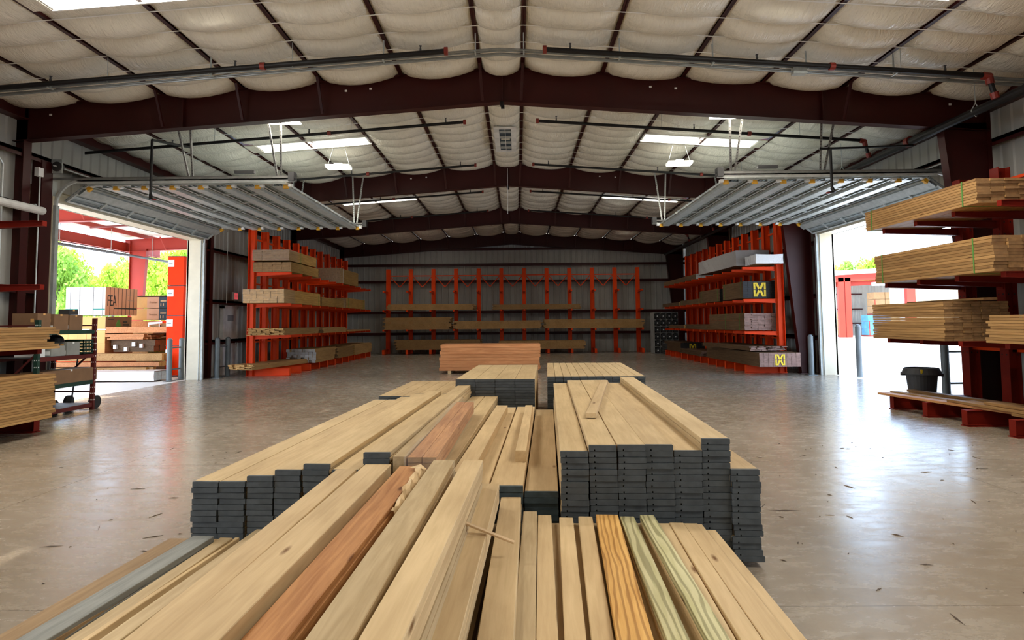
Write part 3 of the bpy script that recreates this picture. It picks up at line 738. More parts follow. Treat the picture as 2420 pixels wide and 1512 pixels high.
def side_rack(label, xu, xt, ys, ztop, levels, mat='orange', zbase=.24, armmat=None, holes=False):
    s = 1 if xt > xu else -1; armmat = armmat or mat
    t = thing('cantilever_rack', (xu, ys[0], 0), label, 'rack', 'orange cantilever racks')
    for y in ys:
        up = mk('upright', hpost(MB(), xu, y, 0, ztop), M[mat], t)
        if holes:
            hb = MB()
            for k in range(9, int(ztop / .1) - 1):
                if k % 2 == 0:
                    for dy in (-.05, .05): hb.box(xu + s * .1 - .002, xu + s * .1 + .002, y + dy - .012, y + dy + .012, k * .1, k * .1 + .024); hb.box(xu + dy - .01, xu + dy + .01, y - .102, y - .1, k * .1, k * .1 + .02)
            mk('bolt_holes', hb, M['black'], up)['kind'] = 'stuff'
        b = MB(); arm(b, (xu + s * .1, y), (xt, y), zbase, .24, .22, .12); b.box(*sorted((xu - s * .12, xt + s * .01)), y - .09, y + .09, 0, .012)
        mk('base_arm', b, M[armmat], t)
        for z in levels:
            b = MB(); arm(b, (xu + s * .1, y), (xt, y), z); b.box(*sorted((xu + s * .1, xu + s * .112)), y - .07, y + .07, z - .17, z + .04); mk('arm', b, M[armmat], t)
    for i, (a, b) in enumerate(zip(ys, ys[1:])):
        for z in (ztop - .32, 2.9, 1.05) if not holes else (ztop - .22, 2.9, 1.08):
            mk('brace', MB().beam((xu - s * .06, a + .1, z), (xu - s * .06, b - .1, z), .05, .05), M['orange'], t)
        if i % 3 == 1:
            mk('brace', MB().beam((xu - s * .07, a + .1, 1.1), (xu - s * .07, b - .1, 2.85), .012, .045), M['orange'], t)
            mk('brace', MB().beam((xu - s * .08, b - .1, 1.1), (xu - s * .08, a + .1, 2.85), .012, .045), M['orange'], t)
    return t
LV = (1.27, 2.26, 3.25)
side_rack('long orange cantilever rack along the far left wall', -8.36, -7.12, [20.42 + 1.01 * i for i in range(12)], 4.66, LV)
side_rack('long orange cantilever rack along the far right wall', 8.10, 6.98, [20.1 + .97 * i for i in range(12)], 4.66, LV)
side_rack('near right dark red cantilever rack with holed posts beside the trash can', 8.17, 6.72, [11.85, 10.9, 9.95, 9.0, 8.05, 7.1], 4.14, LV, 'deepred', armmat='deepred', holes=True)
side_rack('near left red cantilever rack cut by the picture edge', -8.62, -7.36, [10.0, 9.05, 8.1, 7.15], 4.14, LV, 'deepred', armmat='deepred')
t = thing('cantilever_rack', (0, 34.4, 0), 'orange cantilever rack across the far end wall', 'rack', 'orange cantilever racks')
for i in range(12):
    x = -6.82 + 1.2 * i
    mk('upright', hpost(MB(), x, 34.4, 0, 4.45, axis='y'), M['orange'], t)
    b = MB(); arm(b, (x, 34.3), (x, 33.15), .24, .24, .22, .12); mk('base_arm', b, M['orange'], t)
    for z in LV: b = MB(); arm(b, (x, 34.3), (x, 33.15), z); mk('arm', b, M['orange'], t)
    if i < 11:
        mk('brace', MB().beam((x + .1, 34.45, 4.1), (x + 1.1, 34.45, 4.1), .05, .05), M['orange'], t)
        mk('brace', MB().beam((x + .1, 34.46, 4.06), (x + .6, 34.46, 3.5), .01, .04), M['orange'], t); mk('brace', MB().beam((x + 1.1, 34.46, 4.06), (x + .6, 34.46, 3.5), .01, .04), M['orange'], t)

# ------------------------------------------------------------ bundles of lumber
def bundle(label, x0, x1, y0, y1, z0, z1, bw, bt, mat, end, cat='lumber bundle', name='lumber_bundle', group=None, pieces=False, endy='near',
           straps=(), wrap=None, jag=.02, rot=0, mark=False, bearers=True, along='y', strapmat='leafink', fill=True):
    """boards laid along y (or x); one thing, boards as parts when big enough in view"""
    cx, cy = (x0 + x1) / 2, (y0 + y1) / 2
    t = thing(name, (cx, cy, z0), label, cat, group, rot=(0, 0, rot))
    W, L, H = (x1 - x0, y1 - y0, z1 - z0) if along == 'y' else (y1 - y0, x1 - x0, z1 - z0)
    nc = max(1, round(W / bw)); nr = max(1, round(H / bt)); bw = W / nc; bt = H / nr
    rr = random.Random(label)
    rotb = 0 if along == 'y' else -math.pi / 2
    me = None
    allb = MB()
    for r in range(nr):
        for c in range(nc):
            j = rr.uniform(-jag, jag); j2 = rr.uniform(-jag, jag)
            u0 = -W / 2 + c * bw; g = min(.0025, bw * .02)
            if pieces:
                me = board_mesh(bw - 2 * g, bt - .003, L, mat, end)
                u = u0 + bw / 2
                loc = (u, -L / 2 + j, r * bt) if along == 'y' else (-L / 2 + j, -u, r * bt)
                o = put('board', me, t, loc, (0, 0, rotb))
            else:
                a, b = -L / 2 + j, L / 2 + j2
                q = [(u0 + g, a), (u0 + bw - g, a), (u0 + bw - g, b), (u0 + g, b)]
                P = [(p[0], p[1], r * bt + .001) for p in q] + [(p[0], p[1], (r + 1) * bt - .002) for p in q]
                if along == 'x': P = [(p[1], -p[0], p[2]) for p in P]
                allb.add(P, [(0, 3, 2, 1), (4, 5, 6, 7), (1, 2, 6, 5), (3, 0, 4, 7)])
                allb.m = 1; allb.add(P, [(0, 1, 5, 4), (2, 3, 7, 6)]); allb.m = 0
    if not pieces:
        o = put('boards', allb.mesh('boards', [M[mat], M[end]]), t, (0, 0, 0)); o['kind'] = 'stuff'
        if along == 'x': pass
    for s in straps:
        p = -L / 2 + L * s; b = MB(); e = .004
        if along == 'y':
            for sx in (-1, 1): b.box(sx * W / 2 + (0 if sx > 0 else -e), sx * W / 2 + (e if sx > 0 else 0), p - .012, p + .012, -e, H + e)
            b.box(-W / 2, W / 2, p - .012, p + .012, H, H + e); b.box(-W / 2, W / 2, p - .012, p + .012, -e, 0)
        else:
            for sx in (-1, 1): b.box(p - .012, p + .012, sx * W / 2 + (0 if sx > 0 else -e), sx * W / 2 + (e if sx > 0 else 0), -e, H + e)
            b.box(p - .012, p + .012, -W / 2, W / 2, H, H + e)
        put('strap', b.mesh('strap', M[strapmat]), t)
    if wrap:
        wm, a, b_ = wrap
        mb = MB(); e = .012; ya, yb = -L / 2 + L * a - (.03 if a == 0 else 0), -L / 2 + L * b_; nseg = 10; ring = []
        prof = [(-W / 2 - e, -.0), (-W / 2 - e, H * .5), (-W / 2 - e, H + e), (-W / 6, H + e), (W / 6, H + e), (W / 2 + e, H + e), (W / 2 + e, H * .5), (W / 2 + e, 0)]
        P = []
        for i in range(nseg + 1):
            y = ya + (yb - ya) * i / nseg
            for u, v in prof: P.append((u + rr.uniform(-.012, .012), y + rr.uniform(-.01, .01), v + rr.uniform(-.01, .012)))
        k = len(prof)
        fs = [(i * k + j, i * k + j + 1, (i + 1) * k + j + 1, (i + 1) * k + j) for i in range(nseg) for j in range(k - 1)]
        if a == 0: fs.append(tuple(range(k)))
        mb.add(P, fs); o = put('plastic_wrap', mb.mesh('plastic_wrap', M[wm]), t)
        if along == 'x': o.rotation_euler = (0, 0, -math.pi / 2)
    if mark: emblem(t, (0, -L / 2 - jag - .004, H * .5), mark)
    return t
def emblem(t, c, hgt):
    """yellow stencilled mark: two outer posts with a V over an inverted V, split across the middle"""
    mb = MB(); w_ = hgt * .88; y0, y1 = c[1] - .003, c[1]; s = w_ * .17; gap = hgt * .02
    def pg(pts): mb.prism([(c[0] + a * w_ / 2, c[2] + b * hgt / 2) for a, b in pts], 'y', y0, y1)
    for m in (1, -1):
        pg([(-1, .04 * m), (-.68, .04 * m), (-.68, 1 * m), (-1, 1 * m)]); pg([(1, .04 * m), (.68, .04 * m), (.68, 1 * m), (1, 1 * m)])
        pg([(-.75, 1 * m), (-.38, 1 * m), (.12, .04 * m), (-.26, .04 * m)]); pg([(.75, 1 * m), (.38, 1 * m), (-.12, .04 * m), (.26, .04 * m)])
    o = put('painted_mark', mb.mesh('painted_mark', M['paintyellow']), t); return o
# far left rack
XA, XB_ = -8.24, -7.1
bundle('plastic-wrapped plank bundle on top of the left rack, uppermost of two', XA, XB_, 20.15, 22.9, 3.60, 3.93, .28, .04, 'olive', 'darkend', wrap=('film', 0, .3), straps=(.4,))
bundle('bare plank bundle directly under the wrapped one atop the left rack', XA, XB_ + .05, 20.2, 23.0, 3.25, 3.55, .28, .04, 'olive', 'darkend', straps=(.3,))
bundle('tall fence-board bundle at the far end of the left rack top', XA, XB_, 26.0, 29.0, 3.25, 3.84, .14, .035, 'olive', 'darkend', straps=(.15,), wrap=('film', 0, .1), strapmat='label')
bundle('rounded-edge post bundle in plastic on the left rack third level', XA - .12, XB_, 19.75, 23.4, 2.26, 2.68, .2, .07, 'olive', 'goldend' if False else 'paleend', wrap=('film', 0, .25), straps=(.95,))
bundle('bundle with a white end strap mid left rack third level', XA, XB_, 23.6, 26.8, 2.26, 2.58, .2, .04, 'olive', 'darkend', wrap=('film', .9, 1))
bundle('short bundle at the far end of the left rack third level', XA, XB_, 27.0, 30.3, 2.26, 2.68, .2, .04, 'olive', 'darkend', straps=(.1, .9))
bundle('loose thin boards on the left rack second level, near half', XA - .1, XB_ - .1, 20.1, 23.6, 1.27, 1.48, .14, .022, 'fir', 'paleend', jag=.1)
bundle('loose thin boards on the left rack second level, far half', XA, XB_, 23.8, 27.0, 1.27, 1.47, .14, .022, 'fir', 'darkend', jag=.12)
bundle('few flat boards at the far end of the left rack second level', XA, XB_, 27.4, 31.4, 1.27, 1.33, .14, .03, 'fir', 'paleend', jag=.1)
bundle('low sheaf of planks on the nearest bases of the left rack', XA - .2, XB_ - .55, 19.6, 23.0, .24, .40, .14, .03, 'fir', 'paleend', jag=.08, rot=R(-9))
bundle('white-ended square posts on the left rack bases', XA + .1, XB_, 23.0, 25.4, .24, .72, .13, .09, 'fir', 'whiteend', jag=.12)
bundle('brown-ended boards behind the white-ended posts, left rack base', XA, XB_, 25.8, 28.2, .24, .66, .14, .035, 'fir', 'darkend', jag=.15)
bundle('farthest board pile on the left rack bases', XA, XB_, 28.5, 31.8, .24, .68, .14, .035, 'fir', 'paleend', jag=.12)
# far right rack
YA, YB_ = 7.06, 8.10
bundle('milky film-wrapped decking bundle on top of the right rack', YA, YB_, 20.9, 25.2, 3.36, 3.84, .2, .04, 'brown', 'whiteend', wrap=('greyfilm', 0, 1), straps=(.1, .3, .5, .7, .9), strapmat='darkred')
bundle('smaller torn-film bundle in front on the right rack top', YA + .25, YB_ + .02, 19.85, 20.75, 3.33, 3.60, .2, .04, 'fir', 'whiteend', wrap=('whitefilm', .0, 1))
bundle('thin film-ended boards at the far end of the right rack top', YA, YB_, 25.6, 31.2, 3.25, 3.45, .2, .04, 'brown', 'whiteend')
t = bundle('black-ended decking bundle with yellow mark on the right rack third level', YA, YB_, 20.35, 22.35, 2.30, 2.82, .14, .033, 'brown', 'blackend', mark=.44, straps=(.1, .9), jag=.006)
text_obj('1-800P', .12, M['label'], t, (.17, -1.02, .05), (R(90), 0, 0), .001)
bundle('plain brown decking bundle behind the black-ended one, right rack', YA, YB_, 22.7, 25.2, 2.28, 2.72, .14, .033, 'brown', 'blackend', straps=(.1, .9))
bundle('flat low bundle mid right rack third level', YA, YB_, 25.4, 28.2, 2.26, 2.46, .14, .033, 'brown', 'darkend', straps=(.9,))
bundle('farthest low bundle on the right rack third level', YA, YB_, 28.4, 31.6, 2.26, 2.42, .14, .033, 'brown', 'paleend')
bundle('pinkish sawn-ended decking bundle on the right rack second level', YA, YB_, 20.3, 24.0, 1.30, 1.83, .2, .035, 'brown', 'pinkend', straps=(.12, .5), jag=.03)
bundle('low brown boards far half of the right rack second level', YA, YB_, 24.4, 27.4, 1.27, 1.46, .14, .03, 'brown', 'darkend')
bundle('farthest boards of the right rack second level', YA, YB_, 27.7, 30.4, 1.27, 1.42, .14, .03, 'brown', 'paleend')
bundle('yellow-marked pink-ended decking bundle on the right rack bases', YA - .02, YB_ + .14, 19.1, 24.4, .25, .66, .14, .03, 'brown', 'pinkend', mark=.32, jag=.006)
bundle('loose decking boards lying on the yellow-marked bundle', YA - .25, YB_ - .1, 19.7, 23.6, .70, .82, .16, .03, 'brown', 'pinkend', jag=.25, rot=R(4))
bundle('slanting thin decking on the right rack bases, mid length', YA - .1, YB_ - .2, 24.8, 27.9, .25, .44, .14, .03, 'brown', 'pinkend', jag=.2)
bundle('far black-ended bundle with yellow mark on the right rack bases', YA, YB_, 28.3, 31.4, .25, .66, .14, .033, 'brown', 'blackend', mark=.32, jag=.006)
# end wall rack
for i, (xa, xb, z, h, lb) in enumerate(((-6.8, -3.4, 1.27, .62, 'tall cedar stack left of the far end rack'), (-3.2, 1.2, 1.27, .42, 'wide cedar stack at the middle of the far end rack'), (1.4, 6.4, 1.27, .46, 'cedar stack at the right of the far end rack'),
                                   (-6.6, -2.2, 2.26, .3, 'low cedar stack on the far end rack third level, left'), (-1.2, 3.2, 2.26, .25, 'low cedar stack on the far end rack third level, right'),
                                   (-6.2, -1.9, .24, .5, 'cedar stack on the bases of the far end rack, left'), (-.9, 3.4, .24, .42, 'cedar stack on the bases of the far end rack, right'))):
    bundle(lb, xa, xb, 33.2, 34.2, z, z + h, .2, .04, 'fir', 'darkend', along='x', jag=.1)
# near right rack
bundle('strapped fir plank bundle on the top arms of the near right rack', 6.55, 7.75, 9.2, 12.15, 3.25, 3.61, .20, .040, 'fir', 'darkend', pieces=True, straps=(.1, .93), jag=.02)
bundle('dark-topped fir bundle with green straps on the near right rack third level', 6.55, 7.75, 8.95, 11.9, 2.26, 2.76, .20, .0455, 'fir', 'darkend', pieces=True, straps=(.13, .92), jag=.03)
bundle('square-cut pale plank pile on the near right rack second level', 6.55, 7.55, 10.05, 12.05, 1.27, 1.88, .142, .0405, 'fir', 'darkend', pieces=True, jag=.02)
bundle('loose fir boards near the picture edge on the near right rack', 6.62, 7.5, 6.6, 9.25, 1.27, 1.66, .14, .04, 'fir', 'darkend', pieces=True, jag=.09)
TOP_PLANK = ((6.95, 9.6, 1.885), (7.2, 11.9, 1.885))
# near left rack
bundle('deep stack of thin knotty boards on the bases of the near left rack', -8.0, -7.02, 6.3, 9.9, .24, .90, .2, .037, 'fir', 'darkend', pieces=True, jag=.05)
bundle('loose boards with uneven ends on the near left rack second level', -8.0, -7.14, 7.3, 10.0, 1.27, 1.60, .2, .037, 'fir', 'darkend', pieces=True, jag=.16)
# loose planks on the near right bases
def plank(pa, pb, w_, t_, mat, end, label, group=None, name='plank', roll=0):
    """pa near end, pb far end (centre of underside)"""
    pa = Vector(pa); pb = Vector(pb); d = pb - pa; L = d.length
    o = put(name, board_mesh(w_, t_, L, mat, end)); o.location = pa
    o.rotation_euler = (math.asin(d.z / L), roll, -math.atan2(d.x, d.y)); tag(o, label, 'plank', group); return o
Z0 = .245
P_ = [((7.15, 9.35), (6.66, 12.05), Z0, 'pinkish plank lying outermost on the near right rack bases'),
      ((7.35, 8.9), (6.98, 12.25), Z0, 'second plank inward on the near right rack bases'),
      ((7.55, 8.9), (7.2, 12.0), Z0, 'third plank inward on the near right rack bases'),
      ((7.75, 8.8), (7.45, 12.0), Z0, 'fourth plank inward on the near right rack bases'),
      ((7.52, 9.9), (7.2, 12.1), Z0 + .04, 'dark-ended plank on top near the trash can'),
      ((7.3, 7.6), (7.12, 10.4), Z0 + .042, 'fir plank on top at the middle of the near right bases'),
      ((7.5, 7.4), (7.36, 10.3), Z0 + .042, 'second fir plank on top at the middle of the near right bases'),
      ((7.55, 6.6), (7.45, 9.6), Z0 + .084, 'topmost fir plank near the picture edge, right bases'),
      ((7.75, 6.6), (7.66, 9.7), Z0 + .084, 'inner topmost fir plank near the right picture edge'),
      ((7.1, 6.6), (7.0, 9.3), Z0, 'front fir plank near the right picture edge on the bases'),
      ((7.15, 7.2), (6.95, 10.6), Z0 + .042, 'fir plank on the outer side of the middle planks, right bases'),
      ((7.2, 6.6), (7.05, 9.9), Z0 + .084, 'upper fir plank on the outer side, right bases'),
      ((7.62, 6.4), (7.55, 9.4), Z0 + .126, 'single raised fir plank above the others at the right edge')]
for (xa, ya), (xb, yb), z, lb in P_: plank((xa, ya, z), (xb, yb, z), .14 if 'outermost' not in lb else .19, .038, 'fir' if 'pinkish' not in lb else 'cedar', 'darkend', lb)
plank(*TOP_PLANK, .19, .035, 'fir', 'darkend', 'dark loose plank lying on top of the square-cut pile')
# trash can
t = thing('trash_can', (7.62, 12.42, 0), 'round dark grey trash can with flared rim by the right door', 'trash can')
mk('can_body', MB().lathe([(0, .01), (.20, .01), (.205, .03), (.262, .56), (.27, .60)], (7.62, 12.42, 0), 28), M['darkgrey'], t)
mk('rim', MB().lathe([(.268, .58), (.335, .575), (.335, .59), (.30, .67), (.285, .695), (.275, .69), (.262, .6)], (7.62, 12.42, 0), 28), M['darkgrey'], t)
mk('warning_label', MB().box(7.44, 7.47, 12.138, 12.152, .60, .68), M['paintyellow'], t)
for a in (2.6, 5.7):
    mk('handle', MB().box(7.62 + .29 * math.cos(a) - .05, 7.62 + .29 * math.cos(a) + .05, 12.42 + .29 * math.sin(a) - .03, 12.42 + .29 * math.sin(a) + .03, .54, .6), M['darkgrey'], t)
# black pipe reels by the end wall
t = thing('roll_bin', (6.9, 32, 0), 'tall grey bin rack holding black rolls at the far wall', 'rack')
mb = MB()
for k in range(5): mb.box(6.72 + .29 * k - .01, 6.72 + .29 * k + .01, 32, 32.9, .02, 2.02)
for k in range(7): mb.box(6.72, 7.88, 32, 32.9, .02 + .333 * k - .01, .02 + .333 * k + .01)
mk('bin_frame', mb, M['greybox'], t)
n = 0
for r in range(6):
    for c in range(4):
        x, z = 6.865 + .29 * c, .175 + .333 * r
        q = thing('membrane_roll', (x, 32.4, z), 'black roll in the far bin rack, %s row from floor, %s from left' % (ORD[r + 1], ORD[c + 1]), 'roll', 'black rolls in the bin rack')
        mk('roll_body', MB().tube((x, 31.95, z), (x, 32.85, z), .125, 14), M['rubber'], q)
        mk('core', MB().tube((x, 31.94, z), (x, 31.95, z), .035, 8), M['label'], q)
t = thing('pipe_coil', (7.9, 31.4, 0), 'black pipe coil beside the bin of rolls', 'coil')
for k in range(5): mk('coil_turn', MB().lathe([(.28 + .02 * math.cos(a * math.pi / 4), .1 + .1 * k + .045 * math.sin(a * math.pi / 4)) for a in range(9)], (7.2, 31.2, 0), 22), M['rubber'], t)

# ------------------------------------------------------------ deck-board stacks in the middle of the hall
AZ = R(2.65); DIRV = Vector((math.sin(AZ), math.cos(AZ), 0)); RGT = Vector((math.cos(AZ), -math.sin(AZ), 0))
rs = random.Random(11)
def column(stack, ci, cname, x, y, w_, t_, n, L, mat, end, notch=False, base=.04, dx=.004, dy=.010, roll=0, group=None):
    me = board_mesh(w_ - .002, t_ - .0025, L, mat, end, notch)
    for r in range(n):
        o = put('deck_board', me)
        p = Vector((x, y, base + r * t_)) + RGT * (w_ / 2 + rs.uniform(-dx, dx)) + DIRV * rs.uniform(-dy, dy)
        o.location = p; o.rotation_euler = (0, rs.uniform(-roll, roll), -AZ + rs.uniform(-.0012, .0012))
        k = n - r
        tag(o, 'dark-ended deck board, %s, %s column from left, %s board from top' % (stack, cname, ORD[k]), 'board', group)
LX = [-2.307, -2.115, -1.915, -1.72, -1.517, -1.315, -1.09, -.895, -.70]
LN = [12, 12, 13, 14, 15, 14, 17, 13, 13]
for i, (x, n) in enumerate(zip(LX, LN)):
    column('left-hand stack', i, ORD[i + 1], x, 4.66 - .02 * i * .2, .187, .0396, n, 4.88, 'sand', 'charcoal', dx=.006 if i < 5 else .003, dy=.006, roll=.012, group='charcoal-ended boards of the left-hand stack')
for i, (x, n, tt) in enumerate(((-.455, 11, .0396), (-.205, 11, .0402), (.040, 10, .0402))):
    column('low middle stack', i, ORD[i + 1], x, 4.62, .236, tt, n, 4.27, 'pine', 'bluechar', dx=.002, group='wide dark-ended boards of the low middle stack')
RX = [.282, .474, .664, .850, 1.038, 1.226, 1.412]
RN = [18, 19, 19, 19, 18, 20, 15]
for i, (x, n) in enumerate(zip(RX, RN)):
    column('right-hand stack', i, ORD[i + 1], x, 4.42 - (.03 if i == 6 else 0), .186, .0397, n, 4.88, 'sand', 'charcoal', notch=True, dx=.004 if i < 6 else .012, dy=.01, group='notched charcoal-ended boards of the right-hand stack')
for x0, x1, y, nm in ((-2.34, -.48, 4.75, 'left-hand'), (-2.1, -.24, 8.9, 'left-hand far'), (-.46, .28, 4.75, 'middle'), (.29, 1.6, 4.6, 'right-hand'), (.5, 1.78, 8.7, 'right-hand far')):
    tag(mk('bearer', MB().box(x0, x1, y, y + .09, 0, .038), M['pine']), 'short timber bearer lying under the %s end of the %s deck board stack' % ('near' if 'far' not in nm else 'far', nm.replace(' far', '')), 'bearer')
# second row, farther back
def bl(label, x0, x1, y0, y1, z0, z1, bw, bt, mat, end, **k): return bundle(label, x0, x1, y0, y1, z0, z1, bw, bt, mat, end, rot=-AZ, jag=.01, **k)
bl('wide-board stack behind the low middle stack', -.83, .32, 9.45, 12.6, .04, .80, .287, .04, 'sand', 'charcoal', pieces=True)
bl('narrow-board stack behind the right-hand deck stack', .52, 2.0, 9.9, 13.2, .04, .79, .122, .04, 'sand', 'charcoal', pieces=True)
bl('wide-board stack behind the left-hand deck stack', -2.05, -.95, 9.9, 12.4, .04, .52, .187, .04, 'sand', 'charcoal')
t = bundle('long orange timber stack lying crosswise far down the hall', -2.45, .70, 20.6, 21.9, .10, .92, .26, .10, 'peach', 'goldend' if False else 'paleend', along='x', pieces=True, jag=.05)
tag(mk('bearer', MB().box(-2.2, -2.1, 20.6, 21.9, 0, .10), M['pine']), 'left timber bearer under the crosswise orange timber stack', 'bearer')
tag(mk('bearer', MB().box(.4, .5, 20.6, 21.9, 0, .10), M['pine']), 'right timber bearer under the crosswise orange timber stack', 'bearer')

# ------------------------------------------------------------ nearest pile of loose boards
FP = [  # label, far-left pixel, near-left pixel, z far, z near, width, thickness, material, layers drawn beneath
 ('tan plank lying flat on the floor at the far left of the pile', (400.6, 1271.5), (0, 1500), .035, .035, .20, .03, 'tan', 0),
 ('blue-grey plank at the left edge of the pile', (455.6, 1265.7), (66, 1512), .19, .11, .150, .038, 'greyboard', 2),
 ('narrow tan board on edge right of the blue-grey plank', (505, 1273), (141, 1512), .14, .09, .036, .089, 'tan', 0),
 ('narrow flat board second right of the blue-grey plank', (520, 1270), (166, 1512), .165, .11, .090, .038, 'grayed', 1),
 ('thin edge-set board between two narrow flat ones at left', (555, 1270), (216, 1512), .15, .10, .032, .089, 'pine', 0),
 ('narrow board hugging the left side of the big pale planks', (606, 1250), (240, 1512), .19, .13, .100, .038, 'grayed', 1),
 ('outer of the two broad pale planks crossing the left stack corner', (795, 1109), (289, 1512), .61, .60, .140, .038, 'pine', 2),
 ('inner broad pale plank with a pale rounded end', (863, 1097), (384, 1512), .645, .62, .182, .085, 'pine', 1),
 ('sunken grey board between broad pale plank and orange cedar', (925, 1109), (531, 1512), .535, .50, .10, .038, 'greyboard', 1),
 ('orange cedar board on top of its stack', (944, 1101), (567, 1512), .665, .57, .156, .028, 'cedar', 3),
 ('weathered grey-brown board right of the orange cedar', (1024.5, 1087), (718, 1512), .70, .70, .142, .045, 'grayed', 2),
 ('pale square-edged post, tallest in the middle of the pile', (1095.4, 1087.3), (845, 1512), .725, .73, .128, .042, 'pine', 2),
 ('smooth tan board right of the tall pale post', (1129.5, 1141.8), (990, 1512), .56, .50, .142, .040, 'pine', 2),
 ('pale board right of the smooth tan board, left of the thin studs', (1184, 1174.4), (1127, 1512), .41, .41, .140, .040, 'pine', 2),
 ('first thin stud right of the wide pale boards', (1237, 1208), (1212, 1512), .375, .36, .090, .038, 'grayed', 1),
 ('second thin stud right of the wide pale boards', (1271, 1216.7), (1267, 1512), .36, .36, .088, .038, 'pine', 1),
 ('third thin stud, left of the deepest gap', (1321.7, 1222.5), (1334, 1512), .36, .36, .088, .038, 'pine', 1),
 ('fourth thin stud, just left of the yellow pine board', (1366.7, 1220), (1398, 1512), .365, .36, .090, .038, 'pine', 1),
 ('yellow pine board with bold swirling grain and a black knot', (1408, 1215.4), (1459, 1512), .395, .40, .140, .038, 'yellowpine', 1),
 ('green treated board right beside the yellow pine board', (1465, 1220), (1577, 1512), .38, .38, .089, .038, 'treated', 1),
 ('right-hand green treated board with black knots', (1512.3, 1216.7), (1673, 1512), .385, .385, .089, .038, 'treated', 1),
 ('sunken stud just right of the green treated boards', (1549, 1237), (1690, 1512), .345, .345, .085, .038, 'pine', 1),
 ('stud second right of the green treated boards', (1581.8, 1234.7), (1751, 1512), .35, .35, .088, .038, 'pine', 1),
 ('wider pale board third right of the green treated boards', (1616.6, 1238), (1806, 1512), .345, .345, .112, .038, 'pine', 1),
 ('outermost pale board on the right edge of the pile', (1661, 1252), (1862, 1512), .315, .315, .080, .038, 'pine', 1)]
for k, (fx, nx) in enumerate(((1243, 1222), (1293, 1302), (1343, 1382), (1393, 1462), (1443, 1542), (1493, 1622), (1543, 1702), (1593, 1782))):
    FP.append(('%s wide board of the layer showing between the thin studs' % ORD[k + 1], (fx, 1236), (nx, 1512), .315, .315, .150, .038, 'grayed', 0))
core = MB(); nth = 0
for lb, lf, ln, zf, zn, w_, t_, mat, lay in FP:
    a = atz(*lf, zf); b = atz(*ln, zn); d = (a - b).normalized(); L = 4.1
    r = Vector((d.y, -d.x, 0)).normalized()
    far = a + r * (w_ / 2) - Vector((0, 0, t_)); near = far - d * L
    near.z = max(near.z, .012)
    o = put('plank', board_mesh(w_, t_, L, mat)); o.location = near; o.rotation_euler = (math.asin((far.z - near.z) / L), 0, -math.atan2(d.x, d.y))
    tag(o, lb, 'plank')
    for k in range(1, lay + 1):
        t2 = t_ if t_ < .06 else .038; m2 = mat if mat in ('cedar', 'grayed', 'greyboard') else 'pine'
        o2 = put('plank', board_mesh(w_, t2, L, m2)); off = r * rs.uniform(-.006, .006) * (1.4 if mat == 'cedar' else 1)
        o2.location = near + off - Vector((0, 0, (t2 + .0015) * k)) - d * rs.uniform(0, .02); o2.rotation_euler = o.rotation_euler
        tag(o2, '%s plank below the %s' % (ORD[k], lb.split(' with')[0].split(',')[0].split(' lying')[0]), 'plank')
    lo = lay * ((t_ if t_ < .06 else .038) + .0015)
    zc = min(far.z, near.z) - lo - .002; k = 0
    if zc > .06:
        nl = max(1, int(round((zc - .04) / .04)))
        for q in range(nl):
            z0, z1 = .04 + (zc - .04) * q / nl, .04 + (zc - .04) * (q + 1) / nl - .002
            j = r * rs.uniform(-.004, .004); e1 = near + j; e2 = far - d * .03 + j; h = r * (w_ / 2 - .002)
            core.hexa([(*(e1 - h).xy, z0), (*(e1 + h).xy, z0), (*(e2 + h).xy, z0), (*(e2 - h).xy, z0), (*(e1 - h).xy, z1), (*(e1 + h).xy, z1), (*(e2 + h).xy, z1), (*(e2 - h).xy, z1)])
t = thing('lumber_pile', (0, 2.4, 0), 'lower boards buried beneath the nearest loose planks', 'lumber pile')
co = mk('lower_boards', core, M['grayed'], t); co['kind'] = 'stuff'
mk('bearer', MB().box(-2.3, 1.25, .9, 1.0, 0, .038).box(-2.2, 1.2, 3.7, 3.8, 0, .038), M['pine'], t)
# small lath across the boards
pa = atz(1091, 1230, .60); pb = atz(1214, 1281, .50)
plank((pa.x, pa.y, pa.z - .01), (pb.x, pb.y, pb.z - .006), .03, .010, 'lath', 'lath', 'short pale lath lying crosswise over two boards', name='lath')
# torn kraft paper and plastic around the cedar boards
A = atz(1000, 1106, .67); B = atz(934, 1215, .62)
t = thing('torn_paper', (A.x, A.y, .6), 'torn crumpled kraft paper along the orange cedar boards', 'paper')
mb = MB(); P = []; n = 16; rr = random.Random(4)
for i in range(n):
    f = i / (n - 1); p = A.lerp(B, f); w0 = .05 * (1 - .5 * f)
    for j in range(4):
        P.append((p.x - .02 + w0 * (j / 3 * 1.3 - .35) + rr.uniform(-.012, .012), p.y + rr.uniform(-.015, .015), p.z + .012 - .05 * max(0, j - 1.2) ** 1.2 * .8 + rr.uniform(-.012, .016)))
mb.add(P, [(i * 4 + j, i * 4 + j + 1, (i + 1) * 4 + j + 1, (i + 1) * 4 + j) for i in range(n - 1) for j in range(3) if not (i in (6, 7) and j == 2)])
mk('paper_strip', mb, M['kraftpaper'], t)
mb = MB(); mb.add([(A.x - .09, A.y + .0, .675), (A.x - .02, A.y + .03, .69), (A.x + .03, A.y - .04, .672), (A.x - .02, A.y - .07, .682)], [(0, 1, 2, 3)]); mk('paper_flap', mb, M['kraftpaper'], t)
t = bundle('cedar boards sleeved in clear crinkled plastic on the left stack', -.735, -.535, 4.53, 7.6, .58, .70, .10, .04, 'cedar', 'darkend', rot=R(-1), wrap=('film', 0, 1), jag=.004)
